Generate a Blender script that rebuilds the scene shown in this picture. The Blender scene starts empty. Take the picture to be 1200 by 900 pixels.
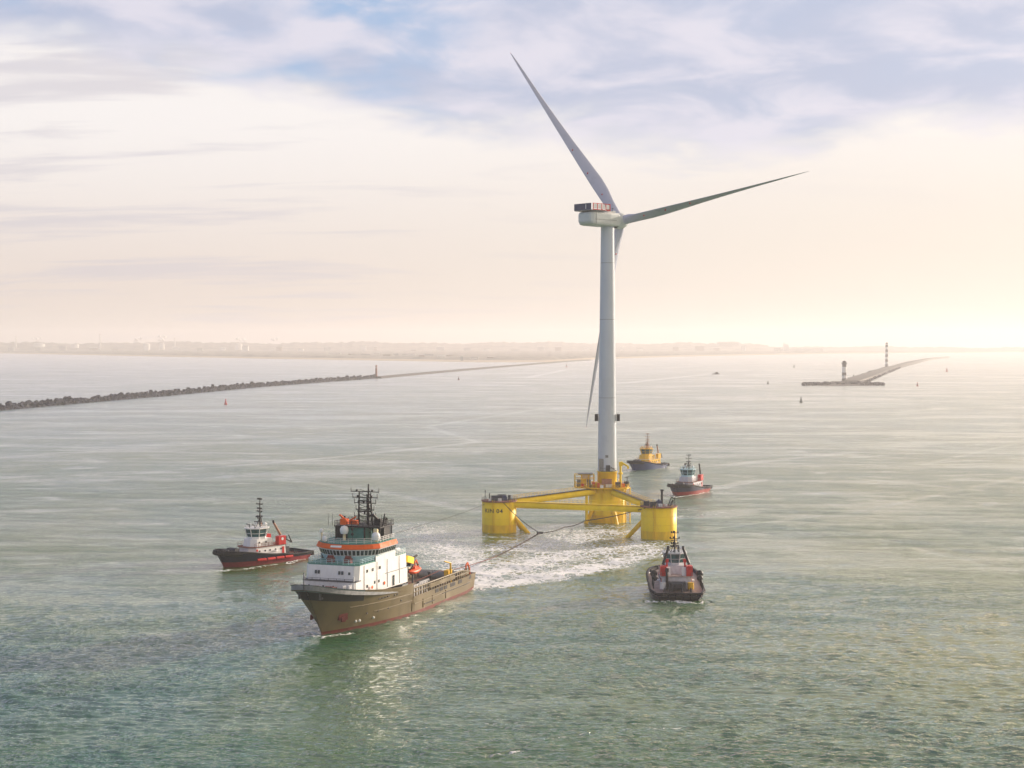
import bpy, bmesh, math, random
import numpy as np
from mathutils import Vector, Matrix
R = math.radians
random.seed(7)
rng = np.random.default_rng(7)
scene = bpy.context.scene
COL = scene.collection

# ------------------------------------------------------------------ camera, sky, sun, exposure
F = 1850.0; H = 62.0; HY = 402.0                 # focal length in px of a 1200 px wide picture, camera height
PITCH = math.atan((450 - HY) / F)
cam = bpy.data.cameras.new('camera')
cam.sensor_width = 36; cam.lens = F / 1200 * 36
cam.clip_start = 1; cam.clip_end = 90000
camo = bpy.data.objects.new('camera', cam); COL.objects.link(camo)
camo.location = (0, 0, H); camo.rotation_euler = (R(90) - PITCH, 0, 0)
scene.camera = camo
scene.view_settings.view_transform = 'Standard'
scene.view_settings.look = 'None'
scene.view_settings.gamma = 1
scene.view_settings.use_curve_mapping = False
scene.view_settings.exposure = 0.42
scene.cycles.volume_bounces = 1
scene.cycles.max_bounces = 6
scene.cycles.diffuse_bounces = 3
scene.cycles.glossy_bounces = 3
scene.cycles.use_denoising = True
try: scene.cycles.denoising_prefilter = 'ACCURATE'
except Exception: pass
SUN_AZ, SUN_EL = 52.0, 14.0                      # azimuth clockwise from +Y
sd = Vector((math.sin(R(SUN_AZ)) * math.cos(R(SUN_EL)), math.cos(R(SUN_AZ)) * math.cos(R(SUN_EL)), math.sin(R(SUN_EL))))
sl = bpy.data.lights.new('sun', 'SUN'); sl.energy = 5.0; sl.angle = R(0.6); sl.color = (1.0, 0.84, 0.69)
so = bpy.data.objects.new('sun', sl); COL.objects.link(so)
so.rotation_euler = sd.to_track_quat('Z', 'Y').to_euler()
so.location = (300, 100, 400)

class NT:
    """tiny node helper"""
    def __init__(s, tree): s.t = tree; s.n = tree.nodes; s.l = tree.links
    def link(s, a, b): s.l.new(a, b)
    def inp(s, sock, v):
        if hasattr(v, 'is_linked') or isinstance(v, bpy.types.NodeSocket): s.l.new(v, sock)
        else: sock.default_value = v
    def math(s, op, a, b=0.0, clamp=False, c=None):
        n = s.n.new('ShaderNodeMath'); n.operation = op; n.use_clamp = clamp
        s.inp(n.inputs[0], a); s.inp(n.inputs[1], b)
        if c is not None: s.inp(n.inputs[2], c)
        return n.outputs[0]
    def sstep(s, v, a, b, lo=0.0, hi=1.0):
        n = s.n.new('ShaderNodeMapRange'); n.interpolation_type = 'SMOOTHSTEP'
        s.inp(n.inputs[0], v); n.inputs[1].default_value = a; n.inputs[2].default_value = b
        n.inputs[3].default_value = lo; n.inputs[4].default_value = hi
        return n.outputs[0]
    def mix(s, f, a, b, mode='MIX'):
        n = s.n.new('ShaderNodeMix'); n.data_type = 'RGBA'; n.blend_type = mode
        s.inp(n.inputs[0], f); s.inp(n.inputs[6], a); s.inp(n.inputs[7], b)
        return n.outputs[2]
    def noise(s, vec, scale, detail=3, rough=.55, dist=0.0, dims='3D'):
        n = s.n.new('ShaderNodeTexNoise'); n.noise_dimensions = dims
        s.inp(n.inputs['Vector'], vec); n.inputs['Scale'].default_value = scale
        n.inputs['Detail'].default_value = detail; n.inputs['Roughness'].default_value = rough
        n.inputs['Distortion'].default_value = dist
        return n.outputs[0]
    def comb(s, x, y, z):
        n = s.n.new('ShaderNodeCombineXYZ'); s.inp(n.inputs[0], x); s.inp(n.inputs[1], y); s.inp(n.inputs[2], z)
        return n.outputs[0]
    def sep(s, v):
        n = s.n.new('ShaderNodeSeparateXYZ'); s.inp(n.inputs[0], v); return n.outputs
    def mapping(s, v, scale=(1,1,1), rot=(0,0,0), loc=(0,0,0)):
        n = s.n.new('ShaderNodeMapping'); s.inp(n.inputs[0], v)
        n.inputs['Scale'].default_value = scale; n.inputs['Rotation'].default_value = rot; n.inputs['Location'].default_value = loc
        return n.outputs[0]

world = bpy.data.worlds.new('World'); scene.world = world; world.use_nodes = True
w = NT(world.node_tree); w.n.clear()
SKY_STRENGTH = 0.1
K = 0.80 / SKY_STRENGTH
def C(r, g, b, k=1.0): return (r * K * k, g * K * k, b * K * k, 1)
geo = w.n.new('ShaderNodeTexCoord')
dx_, dy_, dz_ = w.sep(geo.outputs['Generated'])
zc = w.math('MAXIMUM', dz_, 0.0)
sky = w.n.new('ShaderNodeTexSky'); sky.sky_type = 'NISHITA'; sky.sun_disc = False
sky.sun_elevation = R(SUN_EL); sky.sun_rotation = R(SUN_AZ)
sky.air_density = 1.0; sky.dust_density = 3.0; sky.ozone_density = 1.5
w.link(w.comb(dx_, dy_, w.math('MAXIMUM', dz_, 0.004)), sky.inputs[0])
el = w.math('MULTIPLY', w.math('ARCSINE', zc), 57.2958)
az = w.math('MULTIPLY', w.math('ARCTAN2', dx_, dy_), 57.2958)      # degrees clockwise from +Y
zz = w.math('ADD', zc, 0.16)
deck = w.comb(w.math('DIVIDE', dx_, zz), w.math('DIVIDE', dy_, zz), 0.0)   # flat cloud layer seen in perspective
n1 = w.noise(w.mapping(deck, (1.1, .9, 1), (0, 0, R(20))), 1.7, 4, .5, .25)
n2 = w.noise(w.mapping(deck, (1.2, 1.1, 1), (0, 0, R(-25)), (3.1, 1.7, 0)), 3.6, 5, .55, .35)
n3 = w.noise(w.mapping(deck, (1, 1, 1), (0, 0, 0), (9.2, 4.7, 0)), 0.35, 2, .5, 0)
# the lower rim of the thinner, bluer cloud runs from the upper left down to the right
rim = w.math('SUBTRACT', 9.4, w.sstep(az, -14, 3, 0, 2.7))
up = w.math('SUBTRACT', el, rim)
up = w.math('ADD', up, w.math('MULTIPLY', w.math('SUBTRACT', n1, .5), 5.5))
up = w.math('ADD', up, w.math('MULTIPLY', w.math('SUBTRACT', n2, .5), 3.4))
veil = w.sstep(up, -0.6, 1.5)                                      # 1 = lavender / blue upper sheet
cream = w.mix(w.sstep(el, 0.5, 8.5), C(.75, .645, .59), C(.92, .875, .86))
sunside = w.sstep(az, -16, 20)
cream = w.mix(w.math('MULTIPLY', sunside, w.sstep(el, 9, 1, 0.15, 1)), cream, C(.83, .755, .67))
n4 = w.noise(w.mapping(deck, (.7, 2.6, 1), (0, 0, R(4)), (1.2, 8.7, 0)), 1.5, 5, .6, .4)
cream = w.mix(w.math('MULTIPLY', w.sstep(n4, .50, .66), w.sstep(az, 6, -12, 0.05, .6)), cream, C(.58, .55, .62))
lav = w.mix(w.sstep(n2, .36, .66), C(.47, .52, .68), C(.72, .70, .80))
blue = w.mix(.25, C(.26, .47, .80), sky.outputs[0])
bluef = w.math('MULTIPLY', w.sstep(n1, .47, .60), w.math('MULTIPLY', w.sstep(az, 2, -8, .08, .95), w.sstep(n2, .68, .46)))
lav = w.mix(bluef, lav, blue)
cl = w.mix(veil, cream, lav)
# above the picture: dim blue left, bright warm right, shaped for the water's sheen
high = w.mix(w.sstep(n3, .35, .65), C(.38, .39, .62), C(.56, .53, .72))
high = w.mix(w.sstep(az, -22, 34), high, C(1.55, 1.22, .80))
cl = w.mix(w.sstep(el, 12.5, 22), cl, high)
zen = w.mix(.35, C(.27, .32, .44), sky.outputs[0])
cl = w.mix(w.sstep(el, 34, 62), cl, zen)
# behind the camera and to the left the sky is duller
back = w.sstep(w.math('ABSOLUTE', w.math('SUBTRACT', az, SUN_AZ)), 70, 150)
cl = w.mix(w.math('MULTIPLY', back, .75), cl, C(.24, .31, .47))
# the veiled sun brightens the cloud round it
dt = w.n.new('ShaderNodeVectorMath'); dt.operation = 'DOT_PRODUCT'; w.link(geo.outputs['Generated'], dt.inputs[0]); dt.inputs[1].default_value = tuple(sd)
gl = w.math('POWER', w.math('MAXIMUM', dt.outputs['Value'], 0.0), 13.0)
glow = w.mix(w.math('MINIMUM', gl, 1.0), (0, 0, 0, 1), C(.22, .19, .16))
cl = w.mix(1.0, cl, glow, 'ADD')
bg = w.n.new('ShaderNodeBackground'); bg.inputs[1].default_value = SKY_STRENGTH
w.link(w.mix(.06, cl, sky.outputs[0]), bg.inputs[0])
wo = w.n.new('ShaderNodeOutputWorld'); w.link(bg.outputs[0], wo.inputs[0])

# ------------------------------------------------------------------ helpers
def P(px, py, z=0.0):
    """world point seen at a pixel of the 1200 x 900 photograph, at height z"""
    a = (px - 600) / F; b = -(py - 450) / F
    cy = math.cos(PITCH) + b * math.sin(PITCH); cz = -math.sin(PITCH) + b * math.cos(PITCH)
    t = (z - H) / cz
    return Vector((a * t, cy * t, z))

MATS = {}
def paint(name, col, rough=.45, metal=0.0, var=.12, scale=1.2, rust=0.0, streak=False, spec=.3, dirt=(.10, .06, .03)):
    m = bpy.data.materials.new(name); m.use_nodes = True
    t = NT(m.node_tree); b = t.n['Principled BSDF']
    tc = t.n.new('ShaderNodeTexCoord')
    v = t.mapping(tc.outputs['Object'], (1, 1, .35 if streak else 1))
    n = t.noise(v, scale, 5, .6)
    c = t.mix(t.sstep(n, .3, .7), tuple(x * (1 - var) for x in col) + (1,), tuple(min(1, x * (1 + var)) for x in col) + (1,))
    if rust:
        r = t.noise(t.mapping(tc.outputs['Object'], (1, 1, .18), (0, 0, 0), (3, 7, 1)), 1.7, 6, .7)
        c = t.mix(t.math('MULTIPLY', t.sstep(r, .56, .72), rust), c, dirt + (1,))
    t.link(c, b.inputs['Base Color'])
    t.link(t.sstep(n, .2, .8, max(.05, rough - .1), min(1, rough + .12)), b.inputs['Roughness'])
    b.inputs['Metallic'].default_value = metal
    b.inputs['Specular IOR Level'].default_value = spec
    MATS[name] = m
    return m
def glass(name, col=(.02, .03, .035)):
    m = bpy.data.materials.new(name); m.use_nodes = True
    t = NT(m.node_tree); b = t.n['Principled BSDF']
    tc = t.n.new('ShaderNodeTexCoord'); n = t.noise(tc.outputs['Object'], .9, 2)
    t.link(t.mix(t.sstep(n, .35, .65), col + (1,), tuple(x * 2.2 for x in col) + (1,)), b.inputs['Base Color'])
    b.inputs['Roughness'].default_value = .06
    MATS[name] = m; return m

class MB:
    """collects primitives; build() links them as ONE mesh object"""
    def __init__(s): s.v = []; s.f = []; s.m = []; s.sm = []
    def add(s, v, f, mi=0, smooth=False):
        o = len(s.v); s.v += [tuple(p) for p in v]
        for q in f: s.f.append(tuple(i + o for i in q)); s.m.append(mi); s.sm.append(smooth)
        return s
    def box(s, c, d, rz=0.0, mi=0, ry=0.0, rx=0.0, taper=1.0):
        M = Matrix.Rotation(rz, 3, 'Z') @ Matrix.Rotation(ry, 3, 'Y') @ Matrix.Rotation(rx, 3, 'X')
        v = []
        for z in (-1, 1):
            k = taper if z > 0 else 1
            for x, y in ((-1, -1), (1, -1), (1, 1), (-1, 1)):
                v.append(Vector(c) + M @ Vector((x * d[0] / 2 * k, y * d[1] / 2 * k, z * d[2] / 2)))
        return s.add(v, [(3, 2, 1, 0), (4, 5, 6, 7), (0, 1, 5, 4), (1, 2, 6, 5), (2, 3, 7, 6), (3, 0, 4, 7)], mi)
    def tube(s, p0, p1, r0, r1=None, seg=10, mi=0, caps=True):
        r1 = r0 if r1 is None else r1
        p0 = Vector(p0); p1 = Vector(p1); d = (p1 - p0)
        if d.length < 1e-6: return s
        d.normalize(); a = d.orthogonal().normalized(); b = d.cross(a)
        v = []
        for p, r in ((p0, r0), (p1, r1)):
            for i in range(seg):
                t = 2 * math.pi * i / seg
                v.append(p + (a * math.cos(t) + b * math.sin(t)) * r)
        f = [(i, (i + 1) % seg, seg + (i + 1) % seg, seg + i) for i in range(seg)]
        s.add(v, f, mi, seg > 5)
        if caps: s.add(v, [tuple(range(seg))[::-1], tuple(range(seg, 2 * seg))], mi)
        return s
    def path(s, pts, r, seg=6, mi=0):
        for a, b in zip(pts[:-1], pts[1:]): s.tube(a, b, r, r, seg, mi)
        return s
    def lathe(s, prof, c=(0, 0, 0), seg=32, mi=0, smooth=True, caps=True):
        v = []; n = len(prof)
        for r, z in prof:
            for i in range(seg):
                t = 2 * math.pi * i / seg
                v.append((c[0] + r * math.cos(t), c[1] + r * math.sin(t), c[2] + z))
        f = [(k * seg + i, k * seg + (i + 1) % seg, (k + 1) * seg + (i + 1) % seg, (k + 1) * seg + i) for k in range(n - 1) for i in range(seg)]
        s.add(v, f, mi, smooth)
        if caps: s.add(v, [tuple(range(seg))[::-1], tuple(range((n - 1) * seg, n * seg))], mi)
        return s
    def sphere(s, c, r, seg=14, mi=0, sz=1.0):
        k = 8
        return s.lathe([(max(.001, r * math.sin(math.pi * i / k)), -r * sz * math.cos(math.pi * i / k)) for i in range(k + 1)], c, seg, mi, caps=False)
    def prism(s, poly, z0, z1, mi=0, poly2=None):
        """vertical prism over a plan polygon (counter-clockwise); poly2 = plan at the top"""
        n = len(poly); p2 = poly2 or poly
        v = [(x, y, z0) for x, y in poly] + [(x, y, z1) for x, y in p2]
        f = [tuple(range(n))[::-1], tuple(range(n, 2 * n))] + [(i, (i + 1) % n, n + (i + 1) % n, n + i) for i in range(n)]
        return s.add(v, f, mi)
    def side(s, prof, y0, y1, mi=0):
        """a profile in the x-z plane, swept from y0 to y1"""
        n = len(prof)
        v = [(x, y0, z) for x, z in prof] + [(x, y1, z) for x, z in prof]
        f = [tuple(range(n)), tuple(range(n, 2 * n))[::-1]] + [(i, n + i, n + (i + 1) % n, (i + 1) % n) for i in range(n)]
        return s.add(v, f, mi)
    def rail(s, pts, h=1.05, r=.04, step=1.6, rows=3, mi=0):
        """a post-and-bar railing along a polyline"""
        pts = [Vector(p) for p in pts]
        for a, b in zip(pts[:-1], pts[1:]):
            L = (b - a).length; n = max(1, round(L / step))
            for i in range(n + 1):
                p = a.lerp(b, i / n); s.tube(p, p + Vector((0, 0, h)), r, r, 4, mi)
            for k in range(rows):
                z = Vector((0, 0, h * (k + 1) / rows)); s.tube(a + z, b + z, r * .9, r * .9, 4, mi)
        return s
    def build(s, name, mat, parent=None, loc=None, rot=None):
        me = bpy.data.meshes.new(name)
        me.from_pydata(s.v, [], s.f)
        mats = mat if isinstance(mat, (list, tuple)) else [mat]
        for m in mats: me.materials.append(m)
        me.polygons.foreach_set('material_index', s.m)
        me.polygons.foreach_set('use_smooth', s.sm)
        bm = bmesh.new(); bm.from_mesh(me); bmesh.ops.recalc_face_normals(bm, faces=bm.faces); bm.to_mesh(me); bm.free()
        me.update()
        o = bpy.data.objects.new(name, me); COL.objects.link(o)
        if parent: o.parent = parent
        if loc: o.location = loc
        if rot: o.rotation_euler = rot
        return o

def tag(o, label, cat, group=None, kind=None):
    if label: o['label'] = label
    if cat: o['category'] = cat
    if group: o['group'] = group
    if kind: o['kind'] = kind
    return o
def thing(name, label, cat, loc=(0, 0, 0), rz=0.0, group=None):
    o = bpy.data.objects.new(name, None); COL.objects.link(o)
    o.location = loc; o.rotation_euler = (0, 0, rz); o.empty_display_size = 2
    return tag(o, label, cat, group)

# materials
YEL = paint('yellow_paint', (.88, .61, .002), .5, var=.07, scale=.35, rust=.22, streak=True, dirt=(.50, .27, .02))
YELD = paint('yellow_stained', (.82, .50, .004), .5, var=.16, scale=.5, rust=.5, streak=True, dirt=(.30, .17, .03))
WHT = paint('white_paint', (.78, .78, .78), .4, var=.06, rust=.25, streak=True, dirt=(.45, .33, .22))
TOW = paint('tower_paint', (.52, .57, .63), .32, var=.05, scale=.12, streak=True)
BLD = paint('blade_coat', (.42, .45, .56), .3, var=.03, scale=.2)
NAC = paint('nacelle_coat', (.56, .60, .60), .35, var=.04)
BLK = paint('black_paint', (.018, .018, .022), .5, var=.3)
RUB = paint('rubber', (.016, .016, .018), .8, var=.35)
NAVY = paint('navy_panel', (.025, .04, .11), .4, var=.2)
RED = paint('red_paint', (.55, .02, .02), .4, var=.15, rust=.15)
BOOT = paint('boot_topping', (.14, .022, .018), .55, var=.25, rust=.4)
ORG = paint('orange_paint', (.72, .11, .01), .65, var=.08)
OLV = paint('hull_khaki', (.145, .110, .052), .45, var=.16, scale=.25, rust=.35, streak=True, dirt=(.20, .12, .06))
TEAL = paint('bulwark_grey', (.10, .14, .15), .5, var=.12)
TDK = paint('deck_teal', (.06, .22, .19), .6, var=.15)
LBL = paint('pale_blue_paint', (.42, .62, .68), .4, var=.06)
GRY = paint('steel_grey', (.20, .21, .22), .5, metal=.1, var=.2)
DKG = paint('dark_steel', (.06, .065, .075), .5, metal=.1, var=.3)
DECKR = paint('deck_red', (.20, .07, .05), .7, var=.3)
DECKT = paint('deck_tan', (.42, .32, .29), .7, var=.2, rust=.3)
WOOD = paint('deck_timber', (.20, .15, .11), .8, var=.3)
PIPE = paint('exhaust_rust', (.33, .16, .10), .6, var=.2)
CRM = paint('cream_paint', (.72, .60, .38), .45, var=.1, rust=.2)
YLS = paint('tug_yellow', (.80, .47, .02), .4, var=.1)
HNV = paint('hull_navy', (.018, .026, .075), .4, var=.25, rust=.2, dirt=(.10, .06, .05))
HBL = paint('hull_black', (.007, .011, .034), .42, var=.3, rust=.2, dirt=(.09, .05, .04))
HBB = paint('hull_blue', (.02, .05, .16), .4, var=.2)
GLS = glass('window_glass'); GLT = glass('wheelhouse_glass', (.02, .06, .07))
ROPE = paint('tow_rope', (.05, .035, .03), .9, var=.3)
ROPER = paint('red_rope', (.16, .05, .04), .9, var=.2)
CONC = paint('concrete', (.07, .068, .068), .8, var=.15, scale=.05)
ROCK = paint('basalt_blocks', (.010, .016, .036), .85, var=.5, scale=.15)
BRK = paint('beacon_red', (.28, .10, .07), .6, var=.2)

# ------------------------------------------------------------------ water
def foam_regions(X, Y):
    """how much churned foam lies on the water at each point: a real wash behind hulls and columns"""
    f = np.zeros_like(X)
    def seg(ax, ay, bx, by, wa, wb, ia, ib, soft=.6):
        nonlocal f
        vx, vy = bx - ax, by - ay; L2 = vx * vx + vy * vy
        t = np.clip(((X - ax) * vx + (Y - ay) * vy) / L2, 0, 1)
        d = np.hypot(X - (ax + t * vx), Y - (ay + t * vy)); ww = wa + (wb - wa) * t
        k = np.clip(1 - d / ww, 0, 1) ** soft * (ia + (ib - ia) * t)
        f = np.maximum(f, k)
    def pseg(a, b, wa, wb, ia, ib, soft=.6):
        A = P(*a); B = P(*b); seg(A.x, A.y, B.x, B.y, wa, wb, ia, ib, soft)
    # propeller wash of the big ship spreading towards the floating platform
    pseg((556, 688), (590, 668), 6, 11, 1.0, .95)
    pseg((590, 668), (660, 650), 15, 24, .92, .80)
    pseg((660, 650), (735, 640), 24, 26, .80, .70)
    pseg((566, 672), (520, 640), 14, 22, .9, .75)
    pseg((520, 640), (500, 620), 22, 26, .72, .55)
    pseg((600, 645), (700, 625), 24, 30, .74, .7)
    pseg((562, 688), (640, 675), 7, 9, 1.0, 1.0, .45)
    pseg((640, 675), (700, 664), 9, 10, 1.0, .95, .45)
    pseg((700, 664), (768, 645), 10, 10, .95, .75, .5)
    for c, r in (((585, 627), 8), ((771, 637), 8), ((711, 615), 10)):
        pseg((c[0] - 14, c[1] + 1), (c[0] + 14, c[1] + 3), r, r, .55, .55)
    pseg((800, 606), (860, 600), 8, 14, .45, .35)
    pseg((740, 603), (800, 597), 8, 10, .45, .42)
    # bow waves and wakes
    for a, b in (((350, 742), (378, 747)), ((378, 747), (410, 742)), ((248, 668), (262, 669)), ((262, 669), (330, 661)), ((338, 660), (356, 655)), ((785, 580), (792, 583)), ((792, 583), (834, 576)), ((738, 551), (752, 552)), ((764, 706), (826, 706))):
        pseg(a, b, 2.4, 2.0, .85, .65, .9)
    pseg((356, 655), (372, 642), 3, 5, .5, .3)
    pseg((778, 548), (830, 546), 4, 6, .4, .2); pseg((836, 573), (890, 562), 4, 7, .45, .25)
    # old wakes and slicks farther out
    pseg((575, 887), (612, 880), .9, .9, .9, .9, 1); pseg((722, 854), (796, 853), .5, .6, .75, .8, 1); pseg((640, 866), (700, 858), .5, .5, .6, .6, 1)
    pseg((60, 551), (150, 547), 3, 3, .3, .3, 1)
    pseg((250, 548), (400, 535), 6, 6, .30, .34, 1); pseg((400, 535), (560, 518), 6, 8, .34, .30, 1)
    pseg((560, 518), (500, 500), 6, 8, .2, .2, 1); pseg((500, 500), (640, 478), 8, 8, .26, .2, 1)
    pseg((600, 452), (720, 450), 14, 14, .42, .42, 1); pseg((720, 450), (835, 438), 14, 12, .42, .5, 1)
    pseg((620, 442), (660, 434), 16, 16, .3, .3, 1)
    pseg((836, 438), (850, 441), 10, 18, .5, .25, 1)
    pseg((264, 474), (200, 477), 3, 3, .25, .1, 1)
    pseg((850, 545), (1000, 530), 8, 10, .32, .2, 1); pseg((1000, 560), (1150, 575), 6, 8, .22, .26, 1)
    pseg((720, 470), (900, 480), 9, 9, .2, .2, 1); pseg((900, 480), (1195, 500), 9, 9, .2, .2, 1)
    pseg((0, 560), (250, 548), 5, 6, .25, .3, 1); pseg((830, 620), (1000, 600), 4, 6, .25, .2, 1); pseg((1000, 600), (1195, 560), 6, 7, .2, .2, 1)
    pseg((560, 600), (440, 575), 8, 8, .3, .2, 1); pseg((440, 575), (330, 560), 8, 8, .2, .2, 1)
    pseg((800, 495), (1060, 500), 8, 8, .18, .2, 1); pseg((1080, 545), (1190, 520), 5, 5, .2, .2, 1)
    pseg((1060, 640), (1150, 660), 4, 5, .25, .2, 1)
    return f

def make_water():
    th = np.concatenate([np.linspace(-82, -24, 60)[:-1], np.linspace(-24, 24, 1050), np.linspace(24, 82, 60)[1:]])
    py = np.concatenate([np.linspace(2600, 760, 60)[:-1], np.linspace(760, 42, 820)[:-1]])    # rows spaced evenly in the view, dense near the ships
    d = F * H / py
    d = np.concatenate([d, np.geomspace(F * H / 42, 15000, 70)])
    T, D = np.meshgrid(np.radians(th), d)
    X = D * np.sin(T); Y = D * np.cos(T)
    Z = np.zeros_like(X)
    cell = np.gradient(d)[:, None] * np.ones_like(X)
    r = np.random.default_rng(3)
    wd = R(-98)                                    # waves travel towards the camera, a little to the left
    XW = X + 1.2 * np.sin(Y * .043 + 1) + 3 * np.sin(X * .011 + Y * .017); YW = Y + .45 * np.sin(X * .41 + .8 * np.sin(Y * .23)) + 1.5 * np.sin(X * .05 + 2) + 4 * np.sin(X * .013 - Y * .009)
    for i in range(150):
        lam = 0.9 * (3.4 / 0.9) ** r.random() if i > 14 else r.uniform(7, 24)
        a = wd + r.normal() * .28
        k = 2 * math.pi / lam
        amp = .0092 * lam ** .90 if i > 14 else .0022 * lam
        fade = np.clip((lam / cell - 1.6) / 1.4, 0, 1)
        ph = r.random() * 6.283
        s = np.sin(k * (XW * math.cos(a) + YW * math.sin(a)) + ph)
        Z += amp * fade * (s + .22 * np.cos(2 * (k * (XW * math.cos(a) + YW * math.sin(a)) + ph)))
    # gust patches and sheltered slicks change how high the chop is
    patch = .5 + .5 * np.sin(X * .021 + 1.5 * np.sin(Y * .013) + 2) * np.sin(Y * .017 + 1.3 * np.sin(X * .009) + 1)
    Z *= (.50 + .75 * patch)
    f = foam_regions(X, Y)
    lee = np.exp(-(((X + 38) / 26) ** 2 + ((Y - 290) / 55) ** 2))      # calmer water in the lee of the big ship
    Z *= 1 - .35 * lee
    Z *= 1 + 1.3 * np.clip(f - .4, 0, 1)
    Z *= np.clip((1500 - D) / 600, 0, 1)
    nr, nc = X.shape
    me = bpy.data.meshes.new('water')
    co = np.stack([X, Y, Z], -1).reshape(-1, 3).astype(np.float32)
    idx = np.arange(nr * nc).reshape(nr, nc)
    q = np.stack([idx[:-1, :-1], idx[:-1, 1:], idx[1:, 1:], idx[1:, :-1]], -1).reshape(-1, 4)
    me.vertices.add(len(co)); me.vertices.foreach_set('co', co.ravel())
    me.loops.add(q.size); me.loops.foreach_set('vertex_index', q.ravel().astype(np.int32))
    me.polygons.add(len(q)); me.polygons.foreach_set('loop_start', (np.arange(len(q)) * 4).astype(np.int32))
    me.update(calc_edges=True)
    me.polygons.foreach_set('use_smooth', np.ones(len(q), bool))
    at = me.attributes.new('foam', 'FLOAT', 'POINT'); at.data.foreach_set('value', f.ravel().astype(np.float32))
    if me.polygons[0].normal.z < 0: me.flip_normals()
    m = bpy.data.materials.new('sea_water'); m.use_nodes = True
    t = NT(m.node_tree); b = t.n['Principled BSDF']
    g = t.n.new('ShaderNodeNewGeometry'); pos = g.outputs['Position']
    x, y, z = t.sep(pos)
    dist = t.math('SQRT', t.math('ADD', t.math('MULTIPLY', x, x), t.math('MULTIPLY', y, y)))
    a = t.n.new('ShaderNodeAttribute'); a.attribute_name = 'foam'; fo = a.outputs['Fac']
    silt = t.noise(t.mapping(pos, (1, .6, 1)), .012, 4, .55, .6)
    body = t.mix(t.sstep(silt, .35, .65), (.004, .112, .048, 1), (.055, .135, .022, 1))
    body = t.mix(t.math('MULTIPLY', t.sstep(fo, .3, .9), .55), body, (.17, .27, .17, 1))   # aerated, milky green wash
    wv = t.mapping(pos, (1, 1.25, 1), (0, 0, R(8)))
    fn1 = t.noise(wv, .42, 8, .72, 1.4); fn2 = t.noise(t.mapping(pos, (1, 1, 1), (0, 0, 0), (40, 9, 0)), .11, 5, .62, 1.2)
    vor = t.n.new('ShaderNodeTexVoronoi'); vor.feature = 'DISTANCE_TO_EDGE'; vor.inputs['Scale'].default_value = .42
    wob = t.n.new('ShaderNodeVectorMath'); wob.operation = 'ADD'
    nz = t.n.new('ShaderNodeTexNoise'); nz.inputs['Scale'].default_value = .25; nz.inputs['Detail'].default_value = 4
    t.link(pos, nz.inputs['Vector'])
    sc_ = t.n.new('ShaderNodeVectorMath'); sc_.operation = 'SCALE'; sc_.inputs['Scale'].default_value = 7.0
    t.link(nz.outputs['Color'], sc_.inputs[0]); t.link(pos, wob.inputs[0]); t.link(sc_.outputs[0], wob.inputs[1]); t.link(wob.outputs[0], vor.inputs['Vector'])
    lace = t.sstep(vor.outputs[0], .20, .02)
    th_ = t.math('SUBTRACT', 1.10, t.math('MULTIPLY', fo, .62))
    mixn = t.math('ADD', t.math('MULTIPLY', fn1, .52), t.math('MULTIPLY', fn2, .48))
    mixn = t.math('ADD', mixn, t.math('MULTIPLY', lace, .20))
    foam = t.math('MULTIPLY', t.sstep(t.math('SUBTRACT', mixn, t.math('MULTIPLY', th_, .80)), -.045, .12), t.sstep(fo, .02, .18))
    rough = t.sstep(dist, 250, 1200, .06, .22)
    # ripples finer than the mesh
    r1 = t.noise(t.mapping(pos, (.38, 1.0, 1), (0, 0, R(5))), 1.5, 5, .68, .3)
    r2 = t.noise(t.mapping(pos, (.6, 1.3, 1), (0, 0, R(-12))), .30, 4, .6, .4)
    slick = t.noise(t.mapping(pos, (.35, 1, 1), (0, 0, R(7))), .018, 4, .6, 1.0)
    calm = t.sstep(slick, .36, .60, .35, 1.0)
    hgt = t.math('MULTIPLY', t.math('ADD', t.math('MULTIPLY', r1, .22), t.math('MULTIPLY', r2, t.sstep(dist, 250, 900, .5, 1.5))), calm)
    grain = t.noise(t.mapping(pos, (.55, 1, 1), (0, 0, R(-4)), (11, 3, 0)), .07, 7, .72, .4)
    hgt = t.math('MULTIPLY', hgt, t.sstep(grain, .34, .64, .30, 1.75))
    swell = t.noise(t.mapping(pos, (.5, 1, 1), (0, 0, R(9)), (5, 31, 0)), .11, 3, .5, .2)
    hgt = t.math('ADD', hgt, t.math('MULTIPLY', swell, .55))
    # a wake leaves smoother water, which mirrors the low bright sky as a pale trail
    hgt = t.math('MULTIPLY', hgt, t.sstep(fo, .02, .26, 1.0, .38))
    hgt = t.math('ADD', hgt, t.math('MULTIPLY', foam, .25))
    bp = t.n.new('ShaderNodeBump'); bp.inputs['Strength'].default_value = .9; bp.inputs['Distance'].default_value = 1.0
    t.link(hgt, bp.inputs['Height'])
    # turbid green body under a Fresnel mirror of the sky; unresolved facets average towards the flat-water value
    t.n.remove(b)
    nrm = bp.outputs[0]
    di = t.n.new('ShaderNodeBsdfDiffuse'); t.link(body, di.inputs['Color']); t.link(nrm, di.inputs['Normal'])
    gl_ = t.n.new('ShaderNodeBsdfAnisotropic'); gl_.inputs['Color'].default_value = (1, 1, 1, 1); t.link(rough, gl_.inputs['Roughness']); t.link(nrm, gl_.inputs['Normal'])
    f1 = t.n.new('ShaderNodeFresnel'); f1.inputs[0].default_value = 1.33; t.link(nrm, f1.inputs['Normal'])
    f2 = t.n.new('ShaderNodeFresnel'); f2.inputs[0].default_value = 1.33; t.link(t.comb(0.0, 0.0, 1.0), f2.inputs['Normal'])
    fr = t.math('ADD', t.math('MULTIPLY', f1.outputs[0], .58), t.math('MULTIPLY', f2.outputs[0], .58), True)
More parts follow.
